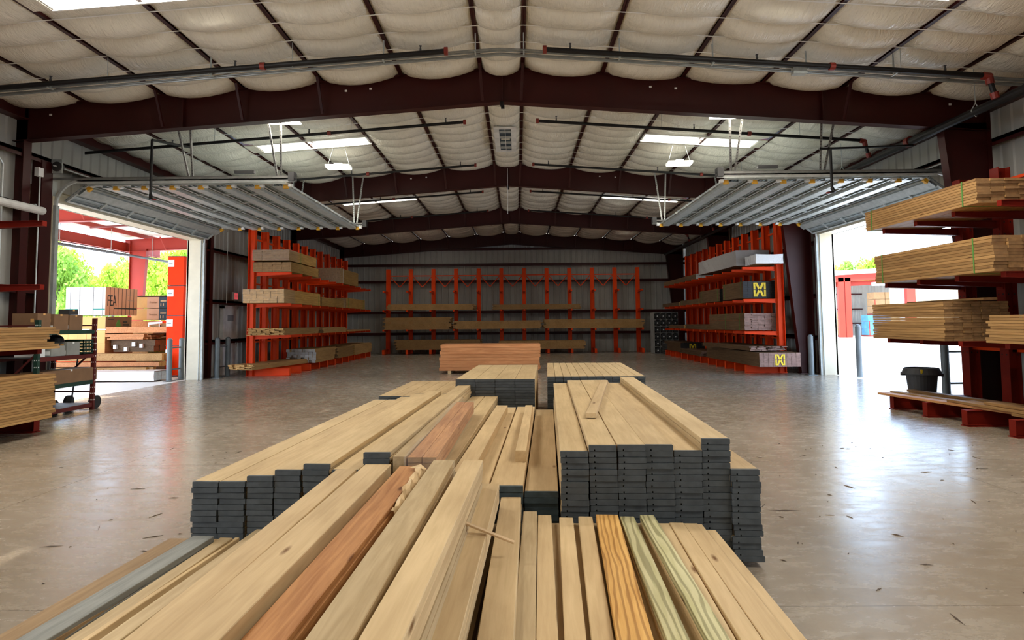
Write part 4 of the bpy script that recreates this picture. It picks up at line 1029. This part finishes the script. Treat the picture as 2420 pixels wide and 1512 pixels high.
for lb, xa, ya, xb, yb, z, w_, t_, mt in (('pale plank on the middle columns beside the plastic-sleeved cedar', -.40, 4.66, -.20, 8.3, .48, .14, .09, 'pine'), ('greyish plank left of the plastic-sleeved cedar', -.83, 4.6, -.73, 8.2, .56, .09, .13, 'grayed'), ('square post lying on the wide boards of the middle stack', .02, 5.4, .14, 8.3, .48, .09, .09, 'pine'), ('slanting square post on the right-hand deck stack', .62, 5.6, 1.15, 8.7, .80, .09, .04, 'pine')):
    plank((xa, ya, z), (xb, yb, z), w_, t_, mt, mt, lb)

# debris on the floor
for i, (px, py, l, a, lb) in enumerate(((1855, 1207, .28, 75, 'long dark twig-like splinter on the floor right of the stacks'), (1960, 1170, .05, 30, 'tiny dark chip high on the right floor'), (1885, 1283, .06, -50, 'small bent dark chip right of the right stack'),
                                  (1850, 1325, .05, 20, 'tiny chip just beyond the right stack corner'), (2190, 1335, .09, 60, 'dark sliver near the lower right floor'), (2260, 1463, .16, -20, 'thin sliver at the bottom right floor'), (1845, 1222, .05, 10, 'tiny chip below the long splinter'),
                                  (2005, 1150, .16, 4, 'upright thin scratchy splinter on the right floor'), (410, 1177, .10, 80, 'curved dark sliver left of the left stack'), (340, 1303, .08, 60, 'small dark splinter near the tan floor plank'), (424, 1262, .04, 70, 'tiny dark chip beside the tan floor plank end'),
                                  (120, 1292, .16, 88, 'thin dark splinter on the lower left floor'), (101, 1380, .03, 40, 'tiny round chip on the lower left floor'), (2120, 1265, .10, 25, 'thin pale-brown splinter mid right floor'))):
    p = atz(px, py, 0)
    o = mk('wood_splinter', MB().add([(-l / 2, 0, .0), (0, .008, 0), (l / 2, .012, 0), (0, -.006, 0), (0, .001, .008)], [(0, 3, 4), (3, 2, 4), (2, 1, 4), (1, 0, 4), (0, 1, 2, 3)]), M['bark'])
    o.location = (p.x, p.y, .001); o.rotation_euler = (0, 0, R(a - 80)); tag(o, lb, 'splinter')

rr = random.Random(9); mb = MB()
for i in range(150):
    x, y = (rr.uniform(1.8, 6.3), rr.uniform(2.3, 9)) if i % 3 else (rr.uniform(-6.5, -2.8), rr.uniform(3.2, 9))
    a, l, w2 = rr.uniform(0, 3.14), rr.choice((.008, .012, .015, .02, .035, .07)), rr.uniform(.002, .005); dx, dy = math.cos(a) * l, math.sin(a) * l; nx, ny = -math.sin(a) * w2, math.cos(a) * w2
    mb.hexa([(x - dx, y - dy, .0005), (x + nx, y + ny, .0005), (x + dx, y + dy, .0005), (x - nx, y - ny, .0005), (x - dx, y - dy, .003), (x + nx, y + ny, .005), (x + dx, y + dy, .003), (x - nx, y - ny, .005)])
o = mk('floor_debris', mb, M['bark']); o['kind'] = 'stuff'; tag(o, 'scattered tiny dark wood chips on the concrete floor', 'debris')

# ------------------------------------------------------------ shelving cart at the left, with its load
X0, X1, Y0, Y1 = -9.0, -8.22, 11.12, 12.62
t = thing('shelving_unit', (X0, Y0, 0), 'dark green and red holed steel shelving unit beside the left door', 'shelving')
def holed(x, y, z1, mat):
    p = mk('post', MB().box(x - .035, x + .035, y - .03, y + .03, 0, z1), M[mat], t); hb = MB()
    for k in range(3, int(z1 / .06)):
        if k % 2: hb.box(x - .022, x - .010, y - .0315, y - .0300, k * .06, k * .06 + .022); hb.box(x + .010, x + .022, y - .0315, y - .0300, k * .06, k * .06 + .022); hb.box(x + .0352, x + .0362, y - .01, y + .01, k * .06, k * .06 + .022)
    q = mk('post_holes', hb, M['label'], p); q['kind'] = 'stuff'
for x, y, m_ in ((X1, Y0, 'darkgreen'), (X1, Y1, 'darkred'), (X0, Y0, 'darkgreen'), (X0, Y1, 'darkred')): holed(x, y, 1.76 if y == Y1 else 1.72, m_)
for z, m1 in ((1.46, 'darkgreen'), (1.0, 'darkred'), (.5, 'darkgreen'), (.06, 'darkred')):
    for x in (X0, X1): mk('shelf_beam', MB().box(x - .02, x + .02, Y0, Y1, z, z + .075), M[m1], t)
    mk('shelf_deck', MB().box(X0, X1, Y0, Y1, z + .06, z + .075), M['darkgrey'], t)
for y in (Y0, Y1):
    for z in (.35, 1.2, 1.62): mk('end_rail', MB().beam((X0, y, z), (X1, y, z), .02, .025), M['darkred'], t)
    mk('end_brace', MB().beam((X0, y, .4), (X1, y, 1.15), .02, .03), M['darkred'], t)
for x in (X0, X1):
    for y in (Y0, Y1):
        w1 = mk('caster_wheel', MB().tube((x - .03, y + .06, .09), (x + .03, y + .06, .09), .09, 16), M['rubber'], t)
def carton(x0, x1, y0, y1, z0, h, mat, label, lab=True, cat='box', group=None, flapmat=None):
    q = thing('carton', ((x0 + x1) / 2, (y0 + y1) / 2, z0), label, cat, group)
    mk('box_body', MB().box(x0, x1, y0, y1, z0, z0 + h), M[mat], q)
    mk('tape', MB().box(x0 - .001, x1 + .001, (y0 + y1) / 2 - .025, (y0 + y1) / 2 + .025, z0 + h - .03, z0 + h + .001), M[flapmat or 'kraftgold'], q)
    if lab:
        mk('box_label', MB().box(x1 - .16, x1 - .02, y0 - .002, y0, z0 + .02, z0 + .09), M['label'], q)
        mk('print', MB().box(x1 - .12, x1 - .06, y0 - .002, y0, z0 + .15, z0 + .21), M['kraftgold'], q)
    return q
zs = 1.536
carton(-8.72, -8.28, 11.18, 11.5, zs, .30, 'kraftd', 'nearest brown carton on the top shelf of the green unit')
carton(-8.66, -8.26, 11.56, 11.92, zs, .29, 'kraftd', 'second brown carton on the top shelf of the green unit')
carton(-8.62, -8.26, 11.96, 12.32, zs, .28, 'kraftd', 'third brown carton, under the small black box')
carton(-8.5, -8.3, 12.0, 12.25, zs + .285, .10, 'darkgrey', 'small black box on top of the third carton', lab=False)
zs = 1.077
carton(-8.75, -8.3, 11.3, 11.42, zs, .34, 'label', 'upright white box on the middle shelf', lab=False, flapmat='label')
carton(-8.7, -8.25, 11.5, 11.85, zs, .18, 'greybox', 'grey box with white end, lower of two on the middle shelf', flapmat='label')
carton(-8.68, -8.25, 11.9, 12.25, zs, .24, 'greybox', 'grey box with white end near the green basket', flapmat='label')
t = thing('basket', (-8.4, 12.42, zs), 'dark green plastic basket on the middle shelf', 'basket')
mb = MB(); x0, x1, y0, y1 = -8.68, -8.2, 12.28, 12.58
for a in range(5): mb.box(x0, x1, y0, y0 + .01, zs + .06 * a, zs + .06 * a + .035).box(x0, x1, y1 - .01, y1, zs + .06 * a, zs + .06 * a + .035).box(x0, x0 + .01, y0, y1, zs + .06 * a, zs + .06 * a + .035).box(x1 - .01, x1, y0, y1, zs + .06 * a, zs + .06 * a + .035)
for a in range(7): mb.box(x0 + (x1 - x0) / 6.2 * a, x0 + (x1 - x0) / 6.2 * a + .012, y0, y0 + .008, zs, zs + .275); mb.box(x1 - .008, x1, y0 + .045 * a, y0 + .045 * a + .01, zs, zs + .275)
mb.box(x0, x1, y0, y1, zs, zs + .01); mk('basket_body', mb, M['darkgreen'], t)
t = thing('dark_helmet', (-8.5, 12.0, zs + .24), 'round black helmet-like object on the grey boxes', 'helmet')
mk('shell', MB().lathe([(.0, .14), (.07, .125), (.12, .08), (.14, .02), (.145, 0), (0, 0)], (-8.5, 11.95, zs + .243), 18), M['black'], t)
carton(-8.6, -8.2, 11.25, 12.7, .576, .24, 'kraftd', 'long brown carton tilted on the lowest loaded shelf', flapmat='label')
carton(-9.35, -9.1, 10.6, 11.05, 1.3, .2, 'greybox', 'pale grey carton on the wall side left of the green unit', flapmat='greybox')
carton(-9.3, -9.05, 10.65, 11.0, 1.55, .2, 'kraftd', 'brown carton left of the green unit top shelf', lab=False)
t = thing('wall_shelf', (-9.2, 10.8, 1.2), 'dark shelf bracketed to the left wall beside the green unit', 'shelf')
mk('shelf_board', MB().box(-9.38, -9.03, 10.4, 11.08, 1.27, 1.3), M['darkgrey'], t); mk('shelf_board', MB().box(-9.38, -9.03, 10.4, 11.08, 1.52, 1.55), M['darkgrey'], t)
for y in (10.42, 11.05): mk('bracket', MB().beam((-9.38, y, .0), (-9.38, y, 1.6), .04, .04).beam((-9.05, y, 1.26), (-9.36, y, .9), .03, .03), M['darkgrey'], t)
# hand truck with wheels behind the unit
t = thing('hand_truck', (-8.6, 12.95, 0), 'hand truck with black wheels at the end of the green unit', 'hand truck')
mk('truck_frame', MB().tube((-8.75, 12.8, .12), (-8.75, 12.98, 1.15), .015).tube((-8.4, 12.8, .12), (-8.4, 12.98, 1.15), .015).tube((-8.75, 12.98, 1.15), (-8.4, 12.98, 1.15), .015).box(-8.78, -8.37, 12.7, 12.84, .02, .03).tube((-8.75, 12.88, .6), (-8.4, 12.88, .6), .012), M['darkgrey'], t)
for x in (-8.84, -8.31): mk('wheel', MB().tube((x - .03, 12.86, .125), (x + .03, 12.86, .125), .125, 18), M['rubber'], t)

# ------------------------------------------------------------ covered yard outside the left door
t = thing('canopy', (-16, 20, 0), 'red steel canopy with white roof lining outside the left door', 'canopy')
cz = lambda x: 5.55 + .045 * (x + 9.8)
for y in (12.22, 19.84, 27.46):
    mb = MB(); ibeam(mb, (-9.85, cz(-9.85)), (-9.85, cz(-9.85) - .6), (-16.7, cz(-16.7)), (-16.7, cz(-16.7) - .5), y); mk('rafter', mb, M['redbldg'], t)
    mb = MB(); mb.hexa([(-16.45, y - .1, 0), (-16.43, y - .1, 0), (-16.43, y + .1, 0), (-16.45, y + .1, 0), (-16.45, y - .1, 5.2), (-16.43, y - .1, 5.2), (-16.43, y + .1, 5.2), (-16.45, y + .1, 5.2)])
    mb.hexa([(-16.0, y - .1, 0), (-15.98, y - .1, 0), (-15.98, y + .1, 0), (-16.0, y + .1, 0), (-15.75, y - .1, 4.85), (-15.73, y - .1, 4.85), (-15.73, y + .1, 4.85), (-15.75, y + .1, 4.85)])
    mb.hexa([(-16.44, y - .01, 0), (-15.99, y - .01, 0), (-15.99, y + .01, 0), (-16.44, y + .01, 0), (-16.44, y - .01, 5.1), (-15.74, y - .01, 4.9), (-15.74, y + .01, 4.9), (-16.44, y + .01, 5.1)])
    mk('column', mb, M['redbldg'], t)
    for x in (-11.6, -13.4, -15.0): mk('flange_brace', MB().beam((x, y - .4, cz(x)), (x + .1, y - .1, cz(x) - .52), .05, .01, (0, 1, 0)), M['redbldg'], t)
mk('eave_beam', MB().box(-16.75, -16.6, 12, 30, 4.72, 5.12).box(-16.8, -16.5, 12, 30, 4.72, 4.74), M['redbldg'], t)
for x in (-11.3, -12.8, -14.3, -15.8): mk('purlin', MB().box(x - .035, x + .035, 12, 30, cz(x) - .0, cz(x) + .18), M['redbldg'], t)
xs = [-9.95, -11.3, -12.8, -14.3, -15.8, -16.9]
for (xb, xa) in zip(xs, xs[1:]):
    mb = MB(); P = []; NV, NU = 60, 5
    for i in range(NV + 1):
        for j in range(NU + 1):
            x = xa + (xb - xa) * j / NU; e = math.sin(math.pi * j / NU); P.append((x, 12 + 18 * i / NV, cz(x) + .16 - .1 * e * abs(math.sin(math.pi * i / 4)) ** .6))
    mb.add(P, [(i * (NU + 1) + j, i * (NU + 1) + j + 1, (i + 1) * (NU + 1) + j + 1, (i + 1) * (NU + 1) + j) for i in range(NV) for j in range(NU)])
    smooth(mk('insulation_panel', mb, M['insul'], t))
mk('roof_sheet', MB().hexa([(-17, 11.9, cz(-17) + .2), (-9.8, 11.9, cz(-9.8) + .2), (-9.8, 30.1, cz(-9.8) + .2), (-17, 30.1, cz(-17) + .2), (-17, 11.9, cz(-17) + .24), (-9.8, 11.9, cz(-9.8) + .24), (-9.8, 30.1, cz(-9.8) + .24), (-17, 30.1, cz(-17) + .24)]), M['galvl'], t)
t = thing('canopy_pipe', (-15.5, 20, 4.38), 'dark sprinkler pipe running under the canopy outside the left door', 'pipe')
mk('pipe', MB().tube((-15.5, 12, 4.36), (-15.5, 30, 4.42), .05, 10), M['darkgrey'], t)
for y in (16, 21.8, 24.6, 27.4): mk('hanger_rod', MB().tube((-15.5, y, 4.4), (-15.5, y, cz(-15.5)), .01, 5), M['galv'], t)
mk('branch_pipe', MB().tube((-15.4, 23.2, 5.15), (-10, 23.2, 5.4), .035, 8), M['redfit'], t)

def crate(label, x0, x1, y0, y1, z0, z1, front, side, top=None, cat='lumber bundle', name='wrapped_bundle'):
    t = thing(name, ((x0 + x1) / 2, (y0 + y1) / 2, z0), label, cat); e = .012
    core_ = mk('bundle_body', MB().box(x0, x1, y0, y1, z0, z1), M[front], t)
    if side != front: mk('side_cover', MB().box(x1, x1 + e, y0 - e, y1, z0, z1).box(x0, x1 + e, y0, y1, z1, z1 + .006), M[side], t)
    return t
YD = 20.6
# white and salmon wrapped bundle with lettering
t = crate('large white and salmon wrapped bundle lettered FEA on the top of the yard stack', -14.65, -13.36, 21.0, 22.75, 1.95, 2.86, 'label', 'kraftpink')
for k in range(1, 8):
    y = 21.0 + 1.75 * k / 8; mk('strap', MB().box(-13.348, -13.343, y - .008, y + .008, 1.95, 2.86), M['ink'], t)
for x in (-14.5, -14.2, -13.75, -13.45): mk('strap', MB().box(x - .008, x + .008, 20.99, 21.0, 1.95, 2.87), M['greysmudge'], t)
mk('teal_stripe', MB().box(-14.64, -14.25, 20.985, 20.998, 2.12, 2.16).box(-13.75, -13.37, 20.985, 20.998, 2.12, 2.16), M['teal'], t)
mk('dark_stripe', MB().box(-13.348, -13.342, 21.45, 22.72, 2.16, 2.20), M['ink'], t)
text_obj('FEA', .52, M['ink'], t, (-13.345, 21.07, 2.25), (R(90), 0, R(90)), .004, sx=.58)
mk('print_block', MB().box(-14.35, -13.55, 20.99, 20.998, 2.42, 2.43).box(-14.3, -13.6, 20.99, 20.998, 2.6, 2.61).box(-13.347, -13.343, 22.2, 22.6, 2.45, 2.46).box(-13.347, -13.343, 22.2, 22.6, 2.62, 2.63), M['greysmudge'], t)
t = crate('kraft-sided bundle with a green leaf-shaped print below the lettered bundle', -14.9, -13.33, 21.0, 22.4, 1.50, 1.90, 'kraftgold', 'kraftd')
mk('leaf_print', MB().prism([(21.55, 1.55), (21.75, 1.55), (21.79, 1.62), (21.7, 1.8), (21.62, 1.8), (21.52, 1.64)], 'x', -13.318, -13.312), M['leafink'], t)
mk('print_block', MB().box(-13.318, -13.312, 21.9, 22.25, 1.6, 1.66).box(-13.318, -13.312, 21.9, 22.15, 1.7, 1.75).box(-13.318, -13.312, 21.1, 21.4, 1.8, 1.83), M['ink'], t)
bundle('golden bundle on the lower left of the yard stack', -15.0, -13.2, 20.8, 22.3, .62, 1.46, .3, .42, 'peach', 'kraftgold', jag=.005)
t = crate('red-topped pallet bundle low in the yard stack', -15.0, -13.0, 20.8, 22.2, .38, .60, 'red', 'red')
tag(mk('pallet_blocks', MB().box(-14.9, -14.7, 20.8, 22.3, 0, .38).box(-14.1, -13.9, 20.8, 22.3, 0, .38).box(-13.3, -13.1, 20.8, 22.3, 0, .38), M['paleend']), 'timber blocks carrying the left yard stack', 'blocks')
for z, lb, z1 in ((2.24, 'upper', 2.63), (1.80, 'lower', 2.21)):
    t = thing('wrapped_bundle', (-13.1, 24, z), '%s kraft and navy ended bundle right of the lettered bundle' % lb, 'lumber bundle')
    mk('bundle_body', MB().box(-14.0, -12.99, 23.5, 25.2, z, z1), M['kraftgold'], t)
    mk('kraft_cover', MB().box(-13.42, -12.985, 23.49, 23.5, z, z1), M['kraftpink'], t)
    mk('navy_end', MB().box(-12.985, -12.46, 23.49, 25.2, z, z1), M['navy'], t)
    mk('print_block', MB().box(-12.93, -12.72, 23.485, 23.49, z + .22, z + .27).box(-12.93, -12.9, 23.485, 23.49, z + .06, z + .16).box(-12.84, -12.81, 23.485, 23.49, z + .06, z + .16).box(-12.7, -12.67, 23.485, 23.49, z + .06, z + .16), M['kraftpaper'], t)
    text_obj('Premium', .10, M['kraftd'], t, (-13.33, 23.484, z + .16), (R(90), 0, 0), .001, sx=.8)
tag(mk('cover_board', MB().box(-14.05, -12.5, 23.45, 25.25, 2.65, 2.68), M['kraftd']), 'thin brown cover board on the kraft and navy bundles', 'board')
bundle('orange timber row under the kraft and navy bundles', -14.1, -11.6, 23.4, 24.9, 1.48, 1.78, .3, .3, 'peach', 'paleend', along='x', jag=.03)
bundle('blocks and low boards carrying the right yard stack', -14.0, -11.7, 23.45, 24.8, 0, 1.46, .3, .18, 'fir', 'darkend', along='x', jag=.03)
bundle('bright orange beam row beside the leaf-printed bundle', -13.2, -11.1, 20.8, 21.7, 1.37, 1.56, .2, .19, 'peach', 'peach', along='x', jag=.02)
bundle('slanting rough orange planks in the yard stack', -13.15, -11.9, 20.8, 21.9, 1.16, 1.33, .15, .04, 'peach', 'paleend', along='x', jag=.12)
bundle('dark shadowed beams at the core of the yard stack', -13.1, -11.75, 21.0, 22.2, .76, 1.14, .28, .19, 'brown', 'darkend', along='x', jag=.06)
for i, (x, z) in enumerate(((-12.95, .92), (-12.6, .84), (-12.35, 1.0), (-12.1, .95))):
    tag(mk('sleeved_end', MB().box(x - .05, x + .05, 20.9, 21.0, z - .06, z + .07), M['whitefilm']), 'white plastic sleeved timber end, %s from left in the yard stack' % ORD[i + 1], 'sleeve')
t = bundle('gold-ended square bundle in the yard stack left of the bollards', -12.5, -11.45, 22.0, 23.2, .66, 1.19, .132, .132, 'fir', 'goldend', jag=.02)
for zq in range(4):
    for xq in range(7): put('end_tag', MB().box(-.42 + .14 * xq, -.36 + .14 * xq, -.628, -.625, .05 + .133 * zq, .08 + .133 * zq).mesh('end_tag', M['paintyellow']), t)
bundle('small gold-ended stack below the square-ended bundle', -12.1, -11.4, 21.6, 22.8, .3, .62, .14, .14, 'fir', 'goldend', jag=.02)
bundle('blocks under the small gold-ended stack', -12.1, -11.4, 21.65, 22.75, 0, .29, .23, .29, 'fir', 'darkend')
bundle('ragged dark board tops behind the red tower', -12.35, -11.35, 21.9, 22.9, 1.22, 1.36, .2, .045, 'brown', 'darkend', along='x', jag=.1)
t = thing('film_ended_beams', (-11.6, 21.3, 1.56), 'brown beams in loose white and red film beside the red tower', 'lumber bundle')
mk('beams', MB().box(-11.8, -11.5, 20.9, 22, 1.40, 1.62).box(-11.48, -11.15, 20.92, 22, 1.42, 1.64), M['darkend'], t)
mk('loose_film', MB().tube((-11.85, 20.86, 1.66), (-11.4, 20.86, 1.7), .045, 8, .03).tube((-11.85, 20.86, 1.66), (-11.82, 20.86, 1.4), .02, 6).tube((-11.5, 20.86, 1.66), (-11.5, 20.86, 1.4), .02, 6), M['label'], t)
mk('red_film', MB().box(-11.55, -11.05, 20.9, 21.9, 1.68, 1.76), M['red'], t)
for i, (ya, z, h, xa, xb, lb) in enumerate(((20.05, .52, .22, -14.2, -11.05, 'uppermost long fir beam layer low in the yard'), (19.85, .36, .13, -14.4, -10.95, 'second long fir beam layer low in the yard'), (19.75, .20, .14, -14.6, -11.2, 'third long fir beam layer low in the yard'), (19.75, .02, .16, -14.6, -10.95, 'lowest long fir beam layer low in the yard'))):
    bundle(lb, xa, xb, ya, ya + .55, z, z + h, .14, h, 'peach' if i % 2 else 'fir', 'paleend', along='x', jag=.1)
bundle('white film wrapped slab bundle on the ground outside the left door', -13.6, -10.45, 18.75, 19.55, .02, .27, .4, .12, 'peach', 'whiteend', along='x', jag=.005, wrap=('whitefilm', 0, 1), straps=(.5,), strapmat='teal')
for k in range(4):
    z = .02 + .948 * k
    t = thing('red_wrapped_crate', (-10.88, 20.9, z), 'bright red wrapped crate outside the left door, %s from the ground' % ORD[k + 1], 'crate')
    mk('crate_body', MB().box(-11.13, -10.62, 20.6, 21.7, z + .01, z + .93), M['red'], t)
    mk('crate_label', MB().box(-11.135, -10.93, 20.59, 20.6, z + .60, z + .82), M['label'], t)
    mk('label_print', MB().box(-11.1, -10.98, 20.585, 20.59, z + .68, z + .71), M['greysmudge'], t)
    mk('seam_strap', MB().box(-11.14, -10.61, 20.588, 21.71, z + .925, z + .945), M['redfit'], t)

# ------------------------------------------------------------ trees
rt = random.Random(21)
def crown_mesh(seed, n=5200, leaf=.17):
    r = random.Random(seed); mb = MB(); cl = []
    for k in range(34):
        th = r.uniform(0, 2 * math.pi); ph = r.uniform(-.5, 1.3); rad = r.uniform(.45, 1)
        cl.append((Vector((math.cos(th) * math.cos(ph) * rad * 2.6, math.sin(th) * math.cos(ph) * rad * 2.6, 3.0 + math.sin(ph) * rad * 2.6)), r.uniform(.55, 1.15)))
    for i in range(n):
        c, s = cl[r.randrange(len(cl))]
        d = Vector((r.gauss(0, 1), r.gauss(0, 1), r.gauss(0, 1))).normalized(); p = c + d * s * r.uniform(.7, 1.05)
        a = Vector((r.uniform(-1, 1), r.uniform(-1, 1), r.uniform(-1, 1))).normalized(); b = a.cross(d)
        b = b.normalized() if b.length > .05 else Vector((0, 0, 1)); l = leaf * r.uniform(.6, 1.3)
        mb.add([p - a * l, p + b * l * .55, p + a * l, p - b * l * .55], [(0, 1, 2, 3)])
    return mb
CM = [crown_mesh(1).mesh('crown', M['leaf']), crown_mesh(2).mesh('crown', M['leafd'])]
TM = MB().tube((0, 0, 0), (.1, 0, 2.2), .22, 8, .15).tube((.1, 0, 2.1), (1.1, .3, 4.2), .11, 6, .04).tube((.1, 0, 2.1), (-.9, -.4, 4.1), .11, 6, .04).tube((.1, 0, 2.1), (0, .8, 4.6), .1, 6, .04).mesh('trunk', M['bark'])
def tree(x, y, sx, sz, k, label):
    t = thing('tree', (x, y, 0), label, 'tree', 'trees beyond the yard'); t.rotation_euler = (0, 0, rt.uniform(0, 6))
    o = put('crown', CM[k % 2], t); o.scale = (sx, sx, sz); o = put('trunk', TM, t); o.scale = (sx, sx, sz)
TL = [(85, 52, .9, 1.5), (122, 43, .68, 1.2), (165, 52, .66, 1.32), (213, 60, .58, 1.08), (262, 45, .62, 1.02), (318, 55, .76, 1.28), (362, 44, .64, 1.12), (402, 52, .7, 1.3), (445, 43, .72, 1.2)]
for i, (px, d, a, b) in enumerate(TL): tree((px - 1222) / 1536 * d, d, a, b, i, 'leafy green tree seen through the left doorway, %s from left' % ORD[i + 1])
for i, (px, d, a, b) in enumerate(((1958, 73, .8, 1.28), (2012, 84, .95, 1.62), (2080, 74, .95, 1.48), (2160, 86, 1, 1.5), (2235, 74, 1, 1.35))):
    tree((px - 1222) / 1536 * d, d, a, b, i, 'bright green tree behind the far shed outside the right door, %s from left' % ORD[i + 1])

# ------------------------------------------------------------ sheds outside the right door
t = thing('open_shed', (34, 58, 0), 'open tan and red steel shed across the yard outside the right door', 'shed')
y = 58
mk('roof_fascia', MB().hexa([(27.6, y - .3, 5.55), (48, y - .3, 6.6), (48, y + 12, 6.6), (27.6, y + 12, 5.55), (27.6, y - .3, 5.85), (48, y - .3, 6.9), (48, y + 12, 6.9), (27.6, y + 12, 5.85)]), M['label'], t)
mk('rafter', MB().hexa([(28.2, y, 4.9), (46, y, 5.75), (46, y + .3, 5.75), (28.2, y + .3, 4.9), (28.2, y, 5.5), (46, y, 6.4), (46, y + .3, 6.4), (28.2, y + .3, 5.5)]), M['redbldg'], t)
mk('rafter', MB().hexa([(28.2, y + .4, 4.5), (46, y + .4, 5.3), (46, y + .7, 5.3), (28.2, y + .7, 4.5), (28.2, y + .4, 4.9), (46, y + .4, 5.7), (46, y + .7, 5.7), (28.2, y + .7, 4.9)]), M['redbldg'], t)
for x in (28.6, 29.2, 38.5): mk('column', MB().box(x, x + .5, y, y + .3, 0, 5.3), M['redbldg'], t)
mk('downspout', MB().box(27.9, 28.15, y - .1, y + .1, .4, 5.4), M['label'], t)
for k in range(14): put('wall_panel', WP.setdefault('far', ribbed(.915 * 1.4, 0, 5.3).mesh('wall_panel', M['wall'])), t, (26.6 - 34 + 1.281 * (k + 1), 7.5, 0), (0, 0, math.pi))
for z in (1.2, 2.6, 4.1): mk('girt', MB().box(26, 34.5, y + 7.25, y + 7.4, z - .06, z + .06), M['maroon'], t)
t = thing('tan_building', (33, 45, 0), 'tan ribbed building with a red column seen between the right bundles', 'building')
for k in range(16): put('wall_panel', WP.setdefault('far2', ribbed(.915 * 1.4, 0, 4.15).mesh('wall_panel', M['tanpanel'])), t, (27.6 - 33 + 1.281 * (k + 1), 3, 0), (0, 0, math.pi))
mk('column', MB().box(27.6, 28.2, 46.2, 46.6, 0, 4.2), M['redbldg'], t); mk('downspout', MB().box(27.25, 27.45, 46.3, 46.6, .2, 4.2), M['label'], t)
mk('roof_edge', MB().box(27.2, 48, 46.8, 50, 4.15, 4.4), M['label'], t)
for i, (x, z0, w_, h, mt, lb) in enumerate(((26.6, 0, 1.3, 2.2, 'kraft', 'left brown crate stack in the far shed'), (30.4, 0, 2.6, 1.9, 'bluewrap', 'blue wrapped pallet load in the far shed'), (31.0, 2.0, 3.2, 2.0, 'kraft', 'brown boxes stacked above the blue pallet load'), (33.4, 0, 2.6, 1.9, 'bluewrap', 'second blue pallet load in the far shed'))):
    t = thing('pallet_load', (x + 3, 61, z0), lb, 'pallet load')
    x += 2.2
    n = 3
    for a in range(n):
        for b in range(n): mk('carton', MB().box(x + w_ * a / n + .02, x + w_ * (a + 1) / n - .02, 60.8, 62, z0 + .12 + h * b / n, z0 + .12 + h * (b + 1) / n - .03), M[mt], t)
    mk('pallet', MB().box(x, x + w_, 60.7, 62.1, z0, z0 + .1), M['redbldg'], t)
    for a in range(3): mk('guard_bar', MB().box(x + w_ * a / 2 - .03, x + w_ * a / 2 + .03, 60.55, 60.6, z0, z0 + 1.4), M['redbldg'], t)
